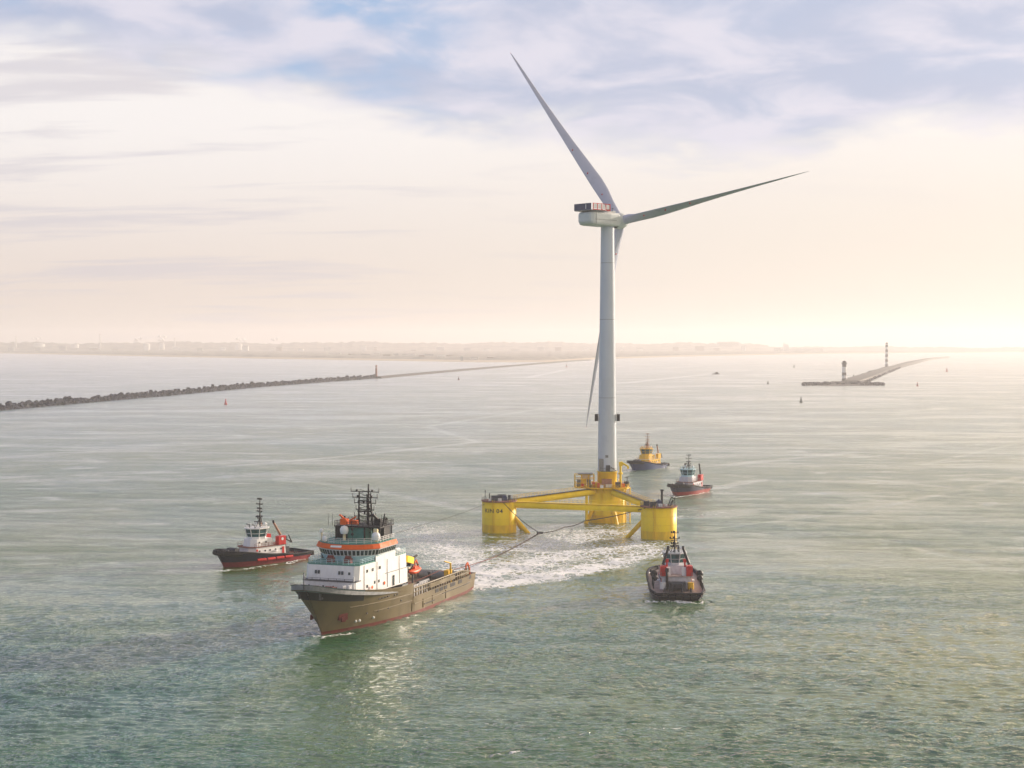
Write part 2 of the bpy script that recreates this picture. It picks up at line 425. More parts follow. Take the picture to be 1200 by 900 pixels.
    ms = t.n.new('ShaderNodeMixShader'); t.link(fr, ms.inputs[0]); t.link(di.outputs[0], ms.inputs[1]); t.link(gl_.outputs[0], ms.inputs[2])
    fd = t.n.new('ShaderNodeBsdfDiffuse'); fd.inputs['Color'].default_value = (.86, .86, .85, 1); t.link(nrm, fd.inputs['Normal'])
    mf = t.n.new('ShaderNodeMixShader'); t.link(foam, mf.inputs[0]); t.link(ms.outputs[0], mf.inputs[1]); t.link(fd.outputs[0], mf.inputs[2])
    om = [n_ for n_ in t.n if n_.type == 'OUTPUT_MATERIAL'][0]; t.link(mf.outputs[0], om.inputs[0])
    me.materials.append(m)
    o = bpy.data.objects.new('water', me); COL.objects.link(o)
    tag(o, None, None, kind='structure')
    return o
make_water()

# ------------------------------------------------------------------ land on the horizon
def land_mat(name, c1, c2, scale):
    m = bpy.data.materials.new(name); m.use_nodes = True
    t = NT(m.node_tree); b = t.n['Principled BSDF']
    g = t.n.new('ShaderNodeNewGeometry'); n = t.noise(g.outputs['Position'], scale, 6, .65)
    z = t.sep(g.outputs['Position'])[2]
    c = t.mix(t.sstep(n, .38, .62), c1 + (1,), c2 + (1,))
    c = t.mix(t.sstep(t.math('ADD', z, t.math('MULTIPLY', n, 3)), 5.5, 7.5), (.46, .38, .28, 1), c)    # bare sand near sea level
    t.link(c, b.inputs['Base Color']); b.inputs['Roughness'].default_value = .95
    return m
LAND = land_mat('dune_and_scrub', (.055, .058, .05), (.24, .21, .17), .011)
shore = [(-420, 413.2), (0, 414.2), (150, 417.2), (300, 420.3), (450, 422.8), (560, 424.6), (640, 424.6), (700, 421), (800, 418), (900, 416), (1000, 414.4), (1200, 412.8), (1600, 412)]
def make_land():
    pts = []
    for (a, b) in zip(shore[:-1], shore[1:]):
        for i in range(24):
            t = i / 24; pts.append(P(a[0] + (b[0] - a[0]) * t, a[1] + (b[1] - a[1]) * t))
    prof = [(0, -.4), (40, 1.0), (110, 3.2), (200, 5), (300, 11), (420, 8), (700, 9), (1200, 10), (2200, 12)]
    v = []; f = []; n = len(prof)
    for i, p in enumerate(pts):
        d = Vector((p.x, p.y, 0)).normalized(); L = Vector((p.x, p.y, 0)).length
        for k, (s, z) in enumerate(prof):
            s2 = s if k < n - 1 else max(2500, 14200 - L)
            hz = z + (random.random() * 5 - 2 if z > 6 else 0)
            v.append((p.x + d.x * s2, p.y + d.y * s2, hz))
    for i in range(len(pts) - 1):
        for k in range(n - 1):
            a = i * n + k; f.append((a, a + n, a + n + 1, a + 1))
    mb = MB(); mb.add(v, f, 0, True); o = mb.build('coast', LAND); tag(o, None, None, kind='structure')
    # wooded ridge behind
    v = []; f = []; nn = 900
    for i in range(nn):
        a = -26 + 54 * i / (nn - 1)
        px = 600 + F * math.tan(R(a)); 
        base = 62 * (.62 + .38 * (1 / (1 + math.exp((px - 880) / 90))))
        hh = base + 5 * math.sin(i * .06) + 4 * math.sin(i * .165 + 1) + 2.5 * math.sin(i * .9) + 8 * random.random()
        hh *= 1.0 if px < 900 else .72
        for s, z in ((11300, 9), (11700, hh * .72), (12200, hh), (13000, hh * .9), (13900, 10)):
            v.append((s * math.sin(R(a)), s * math.cos(R(a)), z))
    for i in range(nn - 1):
        for k in range(4):
            q = i * 5 + k; f.append((q, q + 5, q + 6, q + 1))
    mb = MB(); mb.add(v, f, 0, True); o = mb.build('hills', LAND); tag(o, None, None, kind='structure')
make_land()

# ------------------------------------------------------------------ haze
def make_haze():
    mb = MB(); mb.box((0, 7700, 97), (34000, 17000, 0.1))
    mb = MB(); mb.box((0, 7700, (195 - 4) / 2), (34000, 17000, 199))
    m = bpy.data.materials.new('sea_haze'); m.use_nodes = True
    t = m.node_tree; t.nodes.clear()
    o = t.nodes.new('ShaderNodeOutputMaterial'); p = t.nodes.new('ShaderNodeVolumePrincipled')
    p.inputs['Color'].default_value = (.92, .885, .89, 1); p.inputs['Density'].default_value = HAZE
    p.inputs['Anisotropy'].default_value = .30
    t.links.new(p.outputs[0], o.inputs['Volume'])
    h = mb.build('haze', m); tag(h, None, None, kind='stuff')
HAZE = 0.000115
make_haze()

# ------------------------------------------------------------------ moles, armour blocks, lights
def rock_cube(r, s):
    v = []
    for z in (-1, 1):
        for x, y in ((-1, -1), (1, -1), (1, 1), (-1, 1)):
            v.append([(x + r.uniform(-.12, .12)) * s / 2, (y + r.uniform(-.12, .12)) * s / 2, (z + r.uniform(-.12, .12)) * s / 2])
    v = np.array(v)
    a, b, c = r.uniform(0, 6.28, 3)
    Rx = np.array([[1, 0, 0], [0, math.cos(a), -math.sin(a)], [0, math.sin(a), math.cos(a)]])
    Rz = np.array([[math.cos(c), -math.sin(c), 0], [math.sin(c), math.cos(c), 0], [0, 0, 1]])
    return (v @ Rx.T @ Rz.T)
BF = [(3, 2, 1, 0), (4, 5, 6, 7), (0, 1, 5, 4), (1, 2, 6, 5), (2, 3, 7, 6), (3, 0, 4, 7)]
left_line = [(-120, 487.5), (0, 480.5), (100, 471.5), (200, 463), (300, 453.5), (380, 447.5), (441, 443.2)]
def left_mole():
    r = np.random.default_rng(11)
    L = [P(*p) for p in left_line]
    blocks = []
    for a, b in zip(L[:-1], L[1:]):
        d = (b - a); n = int(d.length / 1.05)
        nrm = Vector((-d.y, d.x, 0)).normalized()
        for i in range(n):
            p = a.lerp(b, r.random())
            w_ = r.uniform(-1, 1)
            top = (1 - abs(w_)) * 4.6
            if abs(w_) < .35 and r.random() < .35: top += r.uniform(.6, 2.6)
            blocks.append((p.x + nrm.x * w_ * 7, p.y + nrm.y * w_ * 7, top * r.uniform(.55, 1.0) - .1, r.uniform(2.6, 4.2)))
    # nearest ones inside the picture become objects of their own
    def key(b):
        px = 600 + F * b[0] / b[1]
        return b[1] + (0 if (px > 2 and b[2] > .9) else 1e5)
    blocks.sort(key=key)
    shapes = []
    for k in range(12):
        mb = MB(); mb.add(rock_cube(r, 1.0), BF); shapes.append(mb)
    meshes = []
    for k, mb in enumerate(shapes):
        o = mb.build('armour_block', ROCK); meshes.append(o.data); bpy.data.objects.remove(o)
    for i, b in enumerate(blocks[:300]):
        o = bpy.data.objects.new('armour_block', meshes[i % 12]); COL.objects.link(o)
        o.location = b[:3]; o.scale = (b[3],) * 3; o.rotation_euler = (r.uniform(0, 6), r.uniform(0, 6), r.uniform(0, 6))
        tag(o, 'dark concrete armour block heaped on the near end of the long left breakwater', 'armour block', 'armour blocks of the left breakwater')
    mb = MB()
    for b in blocks[300:]:
        mb.add(rock_cube(r, b[3]) + np.array(b[:3]), BF)
    tag(mb.build('armour_rubble', ROCK), None, None, kind='stuff')
    # low rubble core under the blocks
    v = []; f = []
    for i, p in enumerate(L):
        d = (L[min(i + 1, len(L) - 1)] - L[max(i - 1, 0)]).normalized(); nr = Vector((-d.y, d.x, 0))
        for s, z in ((-10, -1.2), (-4, 1.7), (4, 1.7), (10, -1.2)): v.append(p + nr * s + Vector((0, 0, z)))
    for i in range(len(L) - 1):
        for k in range(3): q = i * 4 + k; f.append((q, q + 4, q + 5, q + 1))
    mb = MB(); mb.add(v, f); o = mb.build('breakwater', ROCK)
    tag(o, 'long dark rubble breakwater core under the armour blocks at left', 'breakwater')
    # the thin paved part beyond the beacon, running to the beach
    L2 = [P(*p) for p in ((441, 443.4), (500, 438), (560, 432.6), (610, 428.4), (660, 424.2), (690, 422.3))]
    v = []; f = []
    for i, p in enumerate(L2):
        d = (L2[min(i + 1, len(L2) - 1)] - L2[max(i - 1, 0)]).normalized(); nr = Vector((-d.y, d.x, 0))
        for s, z in ((-14, -1.2), (-6, 3.2), (6, 3.2), (14, -1.2)): v.append(p + nr * s + Vector((0, 0, z)))
    for i in range(len(L2) - 1):
        for k in range(3): q = i * 4 + k; f.append((q, q + 4, q + 5, q + 1))
    mb = MB(); mb.add(v, f)
    tag(mb.build('breakwater', CONC), 'thin low brown breakwater running from the small beacon to the beach', 'breakwater')
left_mole()

def beacon_tower(px, py, h, r, mats_, label, bands, gallery=True, parts=()):
    p = P(px, py)
    t = thing('lighthouse', label, 'lighthouse', (p.x, p.y, 2.5))
    n = len(bands); mb = MB()
    for i, mi in enumerate(bands):
        z0 = h * i / n; z1 = h * (i + 1) / n
        r0 = r * (1 - .12 * i / n); r1 = r * (1 - .12 * (i + 1) / n)
        mb.lathe([(r0, z0), (r1, z1)], (0, 0, 0), 20, mi, caps=(i == 0))
    mb.build('tower', mats_, t)
    if gallery:
        g = MB(); g.lathe([(r * 1.0, h - .2), (r * 1.35, h + .6), (r * 1.35, h + 1.0)], (0, 0, 0), 20); g.rail([(r * 1.28 * math.cos(a), r * 1.28 * math.sin(a), h + 1) for a in [k * math.pi / 6 for k in range(13)]], 1.2, .06, 3)
        g.build('gallery', mats_[0], t)
    l = MB(); l.lathe([(r * .85, h + 1.0), (r * .85, h + 3.6), (r * .6, h + 4.4), (.1, h + 5.2)], (0, 0, 0), 16); l.build('lantern', mats_[0], t)
    return t
LHB = paint('lighthouse_dark', (.05, .05, .055), .6, var=.2)
LHW = paint('lighthouse_white', (.75, .74, .72), .6, var=.06)
beacon_tower(441, 443.3, 16, 2.0, [BRK, BRK], 'small reddish beacon tower where the blocks of the left breakwater end', [0, 1], False)
beacon_tower(989.3, 448.6, 27, 3.6, [LHB, LHW], 'banded lighthouse with a dark gallery at the tip of the right breakwater', [0, 1, 0, 1, 1, 0])
beacon_tower(1039, 431.0, 56, 3.6, [LHB, LHW], 'taller slimmer banded light tower farther along the right breakwater', [0, 1, 0, 1, 0, 1, 0, 1, 0], False)

def right_mole():
    Lf = [0, (984, 449.6), (993, 446), (1020, 436.9), (1040, 431.2), (1062, 425.2), (1087, 421), (1110, 419)]
    Rf = [0, (1011, 449.8), (1023, 443.8), (1040, 437.2), (1054, 431.4), (1076, 425.4), (1092, 421.3), (1113, 419.2)]
    a = [P(*p) for p in Lf[1:]]; b = [P(*p) for p in Rf[1:]]
    v = []; f = []
    for p, q in zip(a, b):
        d = (q - p).normalized()
        for s in (p - d * 5 + Vector((0, 0, -1)), p + d * 6 + Vector((0, 0, 4.6)), q - d * 6 + Vector((0, 0, 4.6)), q + d * 5 + Vector((0, 0, -1))): v.append(s)
    for i in range(len(a) - 1):
        for k in range(3): q = i * 4 + k; f.append((q, q + 1, q + 5, q + 4))
    f.append((0, 3, 2, 1))
    mb = MB(); mb.add(v, f)
    # the flared head in front
    p0 = P(966, 450.6); hd = [P(944, 451.2), P(965, 453), P(1032, 452.4), P(1024, 449.6), P(966, 449.5)]
    top = [p + Vector((0, 0, 3.4)) for p in (P(972, 450.8), P(980, 451.4), P(1012, 451.2), P(1012, 449.2), P(975, 449.2))]
    mb.add([*(p + Vector((0, 0, -1)) for p in hd), *top], [(5, 6, 7, 8, 9)] + [(i, (i + 1) % 5, 5 + (i + 1) % 5, 5 + i) for i in range(5)])
    tag(mb.build('breakwater', CONC), 'wide grey paved breakwater receding behind the banded lighthouse at right', 'breakwater')
    r = np.random.default_rng(5); mb = MB()
    for i in range(420):
        t_ = r.random()
        p = P(941 + 94 * t_, 451.2 + r.normal() * .35)
        s = r.uniform(2.4, 4.2); mb.add(rock_cube(r, s) + np.array([p.x, p.y, r.uniform(-.2, 2.2)]), BF)
    for i in range(260):
        t_ = r.random(); e = [(984, 449.6), (1020, 436.7), (1040, 431)] if r.random() < .5 else [(1012, 449.8), (1040, 437.3), (1055, 431.2)]
        k = 0 if t_ < .5 else 1; u = t_ * 2 - k
        p = P(e[k][0] + (e[k + 1][0] - e[k][0]) * u, e[k][1] + (e[k + 1][1] - e[k][1]) * u)
        s = r.uniform(2.5, 5); mb.add(rock_cube(r, s) + np.array([p.x, p.y, r.uniform(-.3, 1.2)]), BF)
    tag(mb.build('breakwater_rubble', ROCK), None, None, kind='stuff')
right_mole()

# buoys
def buoy(px, py, h, mats_, label, topmark='can'):
    p = P(px, py)
    h *= .85 if px < 700 else .68
    t = thing('buoy', label, 'buoy', (p.x, p.y, 0), 0, 'channel buoys')
    b = MB(); b.lathe([(h * .18, -.8), (h * .30, -.2), (h * .30, h * .16), (h * .24, h * .22)], (0, 0, 0), 18); b.build('float', mats_[0], t)
    m = MB()
    for k in range(4):
        a = math.pi / 4 + k * math.pi / 2
        m.tube((h * .2 * math.cos(a), h * .2 * math.sin(a), h * .2), (h * .09 * math.cos(a), h * .09 * math.sin(a), h * .75), h * .035, h * .03, 6)
    m.lathe([(h * .15, h * .3), (h * .12, h * .62)], (0, 0, 0), 12)
    m.build('tower', mats_[1], t)
    c = MB()
    if topmark == 'can': c.lathe([(h * .11, h * .78), (h * .11, h * 1.0)], (0, 0, 0), 12)
    else: c.lathe([(h * .13, h * .76), (.02, h * 1.0)], (0, 0, 0), 12)
    c.build('topmark', mats_[0], t)
RB = paint('buoy_red', (.50, .02, .03), .5, var=.12)
DB = paint('buoy_green', (.03, .06, .05), .5, var=.2)
buoy(264.5, 474, 6.5, [RB, RB], 'red channel buoy floating just in front of the left block breakwater')
buoy(537.5, 445.2, 7.0, [paint('buoy_faded_red', (.25, .04, .04), .6), BLK], 'small dark red buoy out beyond the reddish beacon tower')
buoy(664, 430, 9, [RB, BLK], 'tiny faint buoy between the beach and the turbine tower')
buoy(938.7, 471.5, 9, [DB, DB], 'dark green buoy nearest to the camera, left of the banded lighthouse', 'cone')
buoy(900, 450, 8, [DB, BLK], 'dark buoy far to the left of the lighthouse, beyond the nearer green one', 'cone')
buoy(1075, 452.4, 8, [RB, BRK], 'reddish buoy on the open water right of the lighthouse')
buoy(1000.3, 442.5, 9, [BLK, BLK], 'small dark buoy right beside the mole behind the banded lighthouse', 'cone')
buoy(930.5, 430.5, 12, [DB, DB], 'very faint buoy in the haze below the pale cargo ship', 'cone')
buoy(1109.5, 435.4, 12, [RB, RB], 'very faint buoy in the haze right of the taller light tower')

# pilot boat leaving a long wake
p = P(839, 438.6); t = thing('pilot_boat', 'tiny dark motor boat with a long pale wake on the far water', 'boat', (p.x, p.y, 0), R(-165))
mb = MB(); mb.prism([(-7, -2.2), (3, -2.2), (8, 0), (3, 2.2), (-7, 2.2)], -.5, 1.6); mb.build('hull', HNV, t)
mb = MB(); mb.box((-1, 0, 2.9), (6, 3.2, 2.6), taper=.8); mb.build('cabin', BLK, t)
mb = MB(); mb.tube((-2, 0, 4), (-2, 0, 7.5), .15); mb.build('mast', BLK, t)

# ------------------------------------------------------------------ far shore buildings
FB = [paint('far_white', (.70, .68, .64), .7), paint('far_brick', (.20, .13, .10), .8), paint('far_grey', (.30, .30, .31), .8), paint('far_roof', (.62, .60, .57), .6), paint('far_dark_roof', (.10, .09, .09), .8)]
def far_block(px, pyb, wpx, hpx, wall, roof, label, z=9, name='warehouse', cat='building', depth=.5, grp=None, win=False):
    p = P(px, pyb, z); s = p.y / F
    t = thing(name, label, cat, (p.x, p.y, z - 2), 0, grp)
    W, Hh, D = wpx * s, hpx * s + 2, wpx * s * depth
    m = MB(); m.box((0, D / 2, Hh / 2), (W, D, Hh)); m.build('wall', FB[wall], t)
    m = MB(); m.side([(-W / 2 - .6, 0), (0, Hh * .12 + .3), (W / 2 + .6, 0), (W / 2 + .6, -.5), (-W / 2 - .6, -.5)], 0, 0.01) if False else None
    m = MB(); e = .8
    if hpx < 3.2: m.prism([(-W / 2 - e, -e), (W / 2 + e, -e), (W / 2 + e, D + e), (-W / 2 - e, D + e)], Hh, Hh + max(1, Hh * .12), 0, [(-W / 2, D * .4), (W / 2, D * .4), (W / 2, D * .6), (-W / 2, D * .6)])
    else: m.box((0, D / 2, Hh + .8), (W * .94, D * .94, 1.6)); m.box((W * .2, D / 2, Hh + 3), (W * .2, D * .3, 3))
    m.build('roof', FB[roof], t)
    if win:
        for k in range(max(2, int(Hh / 9))):
            m = MB(); m.box((0, -.15, 5 + k * 9), (W * .86, .3, 3)); m.build('window_band', GLS, t)
    return t
ordn = ['first', 'second', 'third', 'fourth', 'fifth', 'sixth', 'seventh', 'eighth', 'ninth', 'tenth', 'eleventh', 'twelfth', 'thirteenth', 'fourteenth']
rows = [(392, 416.4, 14, 1.4), (412, 417.0, 8, 1.6), (428, 417.6, 12, 1.4), (441, 417.2, 7, 2.2), (453, 418.3, 9, 1.8), (464, 417.5, 6, 2.4), (479, 417.8, 16, 1.7), (494, 420.2, 7, 3.0), (502, 418.0, 12, 2.0), (517, 419.6, 9, 1.8), (530, 418.4, 14, 1.4), (541, 423, 3, 4), (556, 421.5, 9, 1.8), (575, 421.2, 8, 2.0)]
for i, (a, b, c, d) in enumerate(rows):
    far_block(a, b - 1.0, c, d, i % 3, 3 if i % 2 else 4, f'low harbour shed behind the beach, {ordn[i]} from the left of its row', grp='sheds behind the beach')
far_block(602.5, 409.5, 4, 7, 0, 0, 'tall pale flat block, left one of the pair by the turbine', 12, 'apartment_block', win=True, grp='tower blocks on the far shore')
far_block(613, 409, 5, 6.5, 2, 0, 'tall greyer flat block, right one of the pair by the turbine', 12, 'apartment_block', win=True, grp='tower blocks on the far shore')
far_block(733, 409.5, 14, 6, 2, 2, 'wide hazy hotel block just right of the turbine tower', 12, 'apartment_block', win=True, grp='tower blocks on the far shore')
far_block(854, 410, 25, 9, 2, 2, 'broad dark hotel block on the hazy right shore', 12, 'apartment_block', win=True, grp='tower blocks on the far shore')
far_block(820, 411, 10, 5, 1, 4, 'small brown block left of the broad hotel on the right shore', 12, 'apartment_block', grp='tower blocks on the far shore')
far_block(159, 403.5, 5, 4.5, 2, 4, 'dark boiler house among the tanks on the left shore', 30, 'factory')
for px, wd_, lab in ((46, 13, 'wide white storage tank, leftmost on the far left shore'), (88, 9, 'white storage tank left of the dark boiler house'), (172, 8, 'white storage tank right of the dark boiler house'), (190, 6, 'small white storage tank near the tall chimney'), (280, 8, 'white storage tank alone at the right of the tank farm')):
    q = P(px, 404.6, 40); t = thing('storage_tank', lab, 'tank', (q.x, q.y, 36), 0, 'storage tanks on the left shore') if False else None
    dd = 11100; xx = (px - 600) / F * dd; s = dd / F
    t = thing('storage_tank', lab, 'tank', (xx, dd, 8), 0, 'storage tanks on the left shore')
    m = MB(); m.lathe([(wd_ * s / 2, 0), (wd_ * s / 2, 46), (wd_ * s / 2 * .7, 50), (.5, 52)], (0, 0, 0), 20); m.build('shell', FB[0], t)
    m = MB(); m.lathe([(wd_ * s / 2 + .6, 44.5), (wd_ * s / 2 + .6, 45.5)], (0, 0, 0), 20); m.build('rim_walkway', FB[2], t)
for px, top, lab in ((117.5, 391.5, 'tall thin white chimney on the far left shore'), (19, 394, 'short chimney at the far left edge of the shore'), (205, 396, 'grey chimney right of the tank farm')):
    dd = 11000; s = dd / F; xx = (px - 600) / F * dd
    t = thing('chimney', lab, 'chimney', (xx, dd, 8))
    hh = 62 + (402 - top) * s - 8
    m = MB(); m.lathe([(6, 0), (4, hh)], (0, 0, 0), 14); m.build('stack', FB[0], t)
    m = MB(); m.lathe([(4.3, hh * .96), (4.3, hh)], (0, 0, 0), 14); m.build('rim', BRK, t)
big_ord = ordn + ['fifteenth', 'sixteenth', 'seventeenth', 'eighteenth', 'nineteenth', 'twentieth', 'twenty-first', 'twenty-second', 'twenty-third', 'twenty-fourth', 'twenty-fifth', 'twenty-sixth', 'twenty-seventh', 'twenty-eighth', 'twenty-ninth', 'thirtieth']
rb_ = random.Random(21)
for k in range(30):
    px = 20 + k * 30.5 + rb_.uniform(-10, 10); wd_ = rb_.uniform(3, 9); h_ = rb_.uniform(8, 34); dd = rb_.uniform(9900, 10900); s = dd / F
    t = thing('town_building', f'hazy town building on the wooded far shore, {big_ord[k]} from the left', 'building', ((px - 600) / F * dd, dd, 8), rb_.uniform(-.3, .3), 'town buildings along the far shore')
    m = MB(); m.box((0, 0, h_ / 2), (wd_ * s, 14, h_)); m.build('wall', FB[rb_.choice((0, 0, 1, 2))], t)
    m = MB(); m.prism([(-wd_ * s / 2 - 1, -8), (wd_ * s / 2 + 1, -8), (wd_ * s / 2 + 1, 8), (-wd_ * s / 2 - 1, 8)], h_, h_ + 4, 0, [(-wd_ * s / 2, -1), (wd_ * s / 2, -1), (wd_ * s / 2, 1), (-wd_ * s / 2, 1)]); m.build('roof', FB[rb_.choice((3, 4, 2))], t)
# steam drifting above the works
STM = bpy.data.materials.new('steam'); STM.use_nodes = True
STM.node_tree.nodes['Principled BSDF'].inputs['Base Color'].default_value = (.95, .93, .92, 1); STM.node_tree.nodes['Principled BSDF'].inputs['Roughness'].default_value = 1
mb = MB()
for px, py, w_ in ((44, 396.5, 10), (162, 397, 9), (190, 394.5, 8), (190, 398, 6), (281, 398, 10), (322, 398, 7)):
    dd = 11400; s = dd / F
    for k in range(7):
        q = ((px + random.uniform(-.5, .5) * w_ - 600) / F * dd, dd + random.uniform(-60, 60), 62 + (402 - py + random.uniform(-1, 1.2)) * s)
        mb.sphere(q, random.uniform(.8, 1.7) * s, 10)
tag(mb.build('steam', STM), None, None, kind='stuff')

# pale cargo ship far off in the haze
q = P(942, 413.8); s = q.y / F
t = thing('cargo_ship', 'large pale cargo ship far off in the haze above the right shore', 'ship', (q.x, q.y, 0), R(180))
m = MB(); L = 29 * s; m.add([(-L, -14, -1), (L * .9, -14, -1), (L * .98, 0, -1), (L * .9, 14, -1), (-L, 14, -1), (-L, -16, 14), (L * .88, -16, 16), (L * 1.05, 0, 20), (L * .88, 16, 16), (-L, 16, 14)], [(0, 1, 2, 3, 4), (5, 6, 7, 8, 9), (0, 1, 6, 5), (1, 2, 7, 6), (2, 3, 8, 7), (3, 4, 9, 8), (4, 0, 5, 9)]); m.build('hull', LHW, t)
m = MB(); m.box((L * .72, 0, 34), (L * .18, 26, 40)); m.box((L * .80, 0, 60), (6, 8, 14)); m.build('superstructure', LHW, t)
m = MB(); m.box((-L * .1, 0, 22), (L * 1.3, 26, 16)); m.build('cargo', FB[3], t)

# ------------------------------------------------------------------ floating platform
TW = Vector((33.0, 547.0, 0)); CL = Vector((-4.2, 517.6, 0)); CR = Vector((46.6, 500.0, 0))
RO, RC, ZT, ZC = 5.65, 6.3, 10.1, 12.3
def platform():
    t = thing('floating_platform', 'three-column yellow floating platform carrying the wind turbine', 'floating platform', TW)
    o = TW
    def col(c, r, zt, label=None):
        m = MB(); m.lathe([(r, -3), (r, 2.6)], c - o, 56, 1); m.lathe([(r, 2.6), (r, zt), (r * .2, zt + .01)], c - o, 56, 0)
        m.lathe([(r + .05, 2.55), (r + .05, 2.7)], c - o, 56, 1, caps=False)
        o_ = m.build('column', [YEL, YELD], t)
        for z in (4.6, 7.3):
            q = MB(); q.lathe([(r + .03, z), (r + .03, z + .07)], c - o, 56, 0, caps=False); q.build('weld_seam', YELD, o_)
        for a_ in (-1.9, -.9):
            q = MB(); x_, y_ = (c - o).x + (r + .25) * math.cos(a_), (c - o).y + (r + .25) * math.sin(a_); tx, ty = -math.sin(a_) * .3, math.cos(a_) * .3
            for sg in (-1, 1): q.tube((x_ + tx * sg, y_ + ty * sg, .3), (x_ + tx * sg, y_ + ty * sg, zt + .9), .06, .06, 5)
            for k_ in range(int(zt / .6)): q.tube((x_ - tx, y_ - ty, .5 + k_ * .6), (x_ + tx, y_ + ty, .5 + k_ * .6), .04, .04, 4)
            q.build('ladder', YELD, o_)
        return o_
    cL = col(CL, RO, ZT); cR = col(CR, RO, ZT); cC = col(TW, RC, ZC - .4)
    # column caps: rim, railing, machinery
    for c, k in ((CL, 0), (CR, 1)):
        b = c - o
        m = MB(); m.lathe([(RO + .25, ZT + .02), (RO + .25, ZT + .28), (RO - .1, ZT + .29)], b, 56); m.build('deck', DECKR, t)
        rr = RO + .1
        m = MB(); m.rail([(b.x + rr * math.cos(a), b.y + rr * math.sin(a), ZT + .28) for a in [i * math.pi / 12 for i in range(25)]], 1.1, .045, 1.6)
        m.build('railing', [GRY, RED][0], t)
        def piece(name, fn, mat_):
            q_ = MB(); fn(q_); q_.build(name, mat_, t)
        gm = [DKG, BLK][k]
        if k == 0:
            piece('mooring_winch', lambda q: q.box((b.x - 1.2, b.y - 1.5, ZT + 1.0), (2.6, 1.6, 1.3)).tube((b.x - 2.6, b.y - 1.5, ZT + 1.2), (b.x + .2, b.y - 1.5, ZT + 1.2), .75), gm)
            piece('power_unit', lambda q: q.box((b.x + 1.8, b.y - .6, ZT + .9), (1.6, 1.8, 1.1)).box((b.x + 1.8, b.y - .6, ZT + 1.6), (1.2, 1.2, .5)), NAVY)
            piece('cable_reel', lambda q: q.tube((b.x - .6, b.y + 1.5, ZT + 1.2), (b.x + 2.2, b.y + 1.5, ZT + 1.2), .9, .9, 14), gm)
            piece('locker', lambda q: q.box((b.x + 3.3, b.y + 1, ZT + 1.1), (.9, 1.4, 1.6)), gm)
            piece('navigation_light', lambda q: q.tube((b.x - 4.6, b.y + .5, ZT + .2), (b.x - 4.6, b.y + .5, ZT + 3.2), .1).box((b.x - 4.6, b.y + .5, ZT + 3.3), (.4, .4, .4)), gm)
            piece('vent_pipe', lambda q: q.tube((b.x - 3.2, b.y, ZT + .2), (b.x - 3.2, b.y, ZT + 2.6), .18), gm)
        else:
            piece('mooring_post', lambda q: q.tube((b.x + 1.0, b.y, ZT + .2), (b.x + 1.0, b.y, ZT + 5.2), .42, .34).box((b.x + 1.0, b.y, ZT + 5.2), (1.0, .8, .5)), gm)
            piece('mooring_winch', lambda q: q.box((b.x - 2.0, b.y - 2.6, ZT + .8), (2.0, 1.3, 1.2)).tube((b.x - 3.0, b.y - 2.6, ZT + 1.1), (b.x - 1.0, b.y - 2.6, ZT + 1.1), .7), gm)
            piece('power_unit', lambda q: q.box((b.x + .1, b.y - .8, ZT + 1.1), (1.3, 1.2, 1.9)).tube((b.x - 1.0, b.y, ZT + 1.2), (b.x + .2, b.y - .5, ZT + 2.2), .3), NAVY)
            piece('davit', lambda q: q.tube((b.x + 3.0, b.y + .6, ZT + .2), (b.x + 4.0, b.y + .2, ZT + 3.0), .16).tube((b.x + 4.0, b.y + .2, ZT + 3.0), (b.x + 5.0, b.y - .2, ZT + 2.6), .12), gm)
            piece('fairlead', lambda q: q.tube((b.x + 3.6, b.y - 1, ZT + .3), (b.x + 4.4, b.y - .6, ZT + 2.1), .3), gm)
            piece('locker', lambda q: q.box((b.x - 3.9, b.y + .6, ZT + 1.0), (1.8, 1.6, 1.4)), gm)
            piece('navigation_light', lambda q: q.tube((b.x + 5.0, b.y, ZT + .2), (b.x + 5.0, b.y, ZT + 2.3), .08).box((b.x + 5.0, b.y, ZT + 2.4), (.4, .4, .4)), gm)
        m = MB(); m.box((b.x + .2, b.y - 3.4, ZT + .75), (1.2, .9, .9)); m.box((b.x - 3.0 + 5 * k, b.y - 2.6, ZT + .65), (.8, .8, .7)); m.build('valve_box', WHT, t)
    # main beams with their walkways
    def beam(a, b, za, zb, ra, rb, R_, walk=True):
        d = (b - a).normalized(); nr = Vector((-d.y, d.x, 0))
        p = a + d * (ra - .4) - o + Vector((0, 0, za)); q = b - d * (rb - .4) - o + Vector((0, 0, zb))
        m = MB(); m.tube(p, q, R_, R_, 24); m.build('beam', YEL, t)
        p2 = p + Vector((0, 0, R_ + .12)); q2 = q + Vector((0, 0, R_ + .12))
        m = MB(); m.add([p2 - nr * .7, p2 + nr * .7, q2 + nr * .7, q2 - nr * .7] + [x + Vector((0, 0, .1)) for x in (p2 - nr * .7, p2 + nr * .7, q2 + nr * .7, q2 - nr * .7)], BF)
        m.build('walkway', DKG if walk else YEL, t)
        m = MB()
        for sgn in (-.7, .7): m.rail([p2 + nr * sgn + Vector((0, 0, .1)), q2 + nr * sgn + Vector((0, 0, .1))], 1.1, .05, 1.5, 2)
        m.build('railing', YELD if walk else YEL, t)
    beam(CL, TW, 9.2, 10.7, RO, RC, 1.08); beam(CR, TW, 9.2, 10.7, RO, RC, 1.08); beam(CL, CR, 9.0, 9.0, RO, RO, .98, False)
    def brace(a, b, r0, z0, L, z1=-3.0, rr=.72):
        d = (b - a).normalized(); p = a + d * (r0 - .5) - o + Vector((0, 0, z0)); q = a + d * (r0 + L) - o + Vector((0, 0, z1))
        m = MB(); m.tube(p, q, rr, rr, 18); m.build('brace', YELD, t)
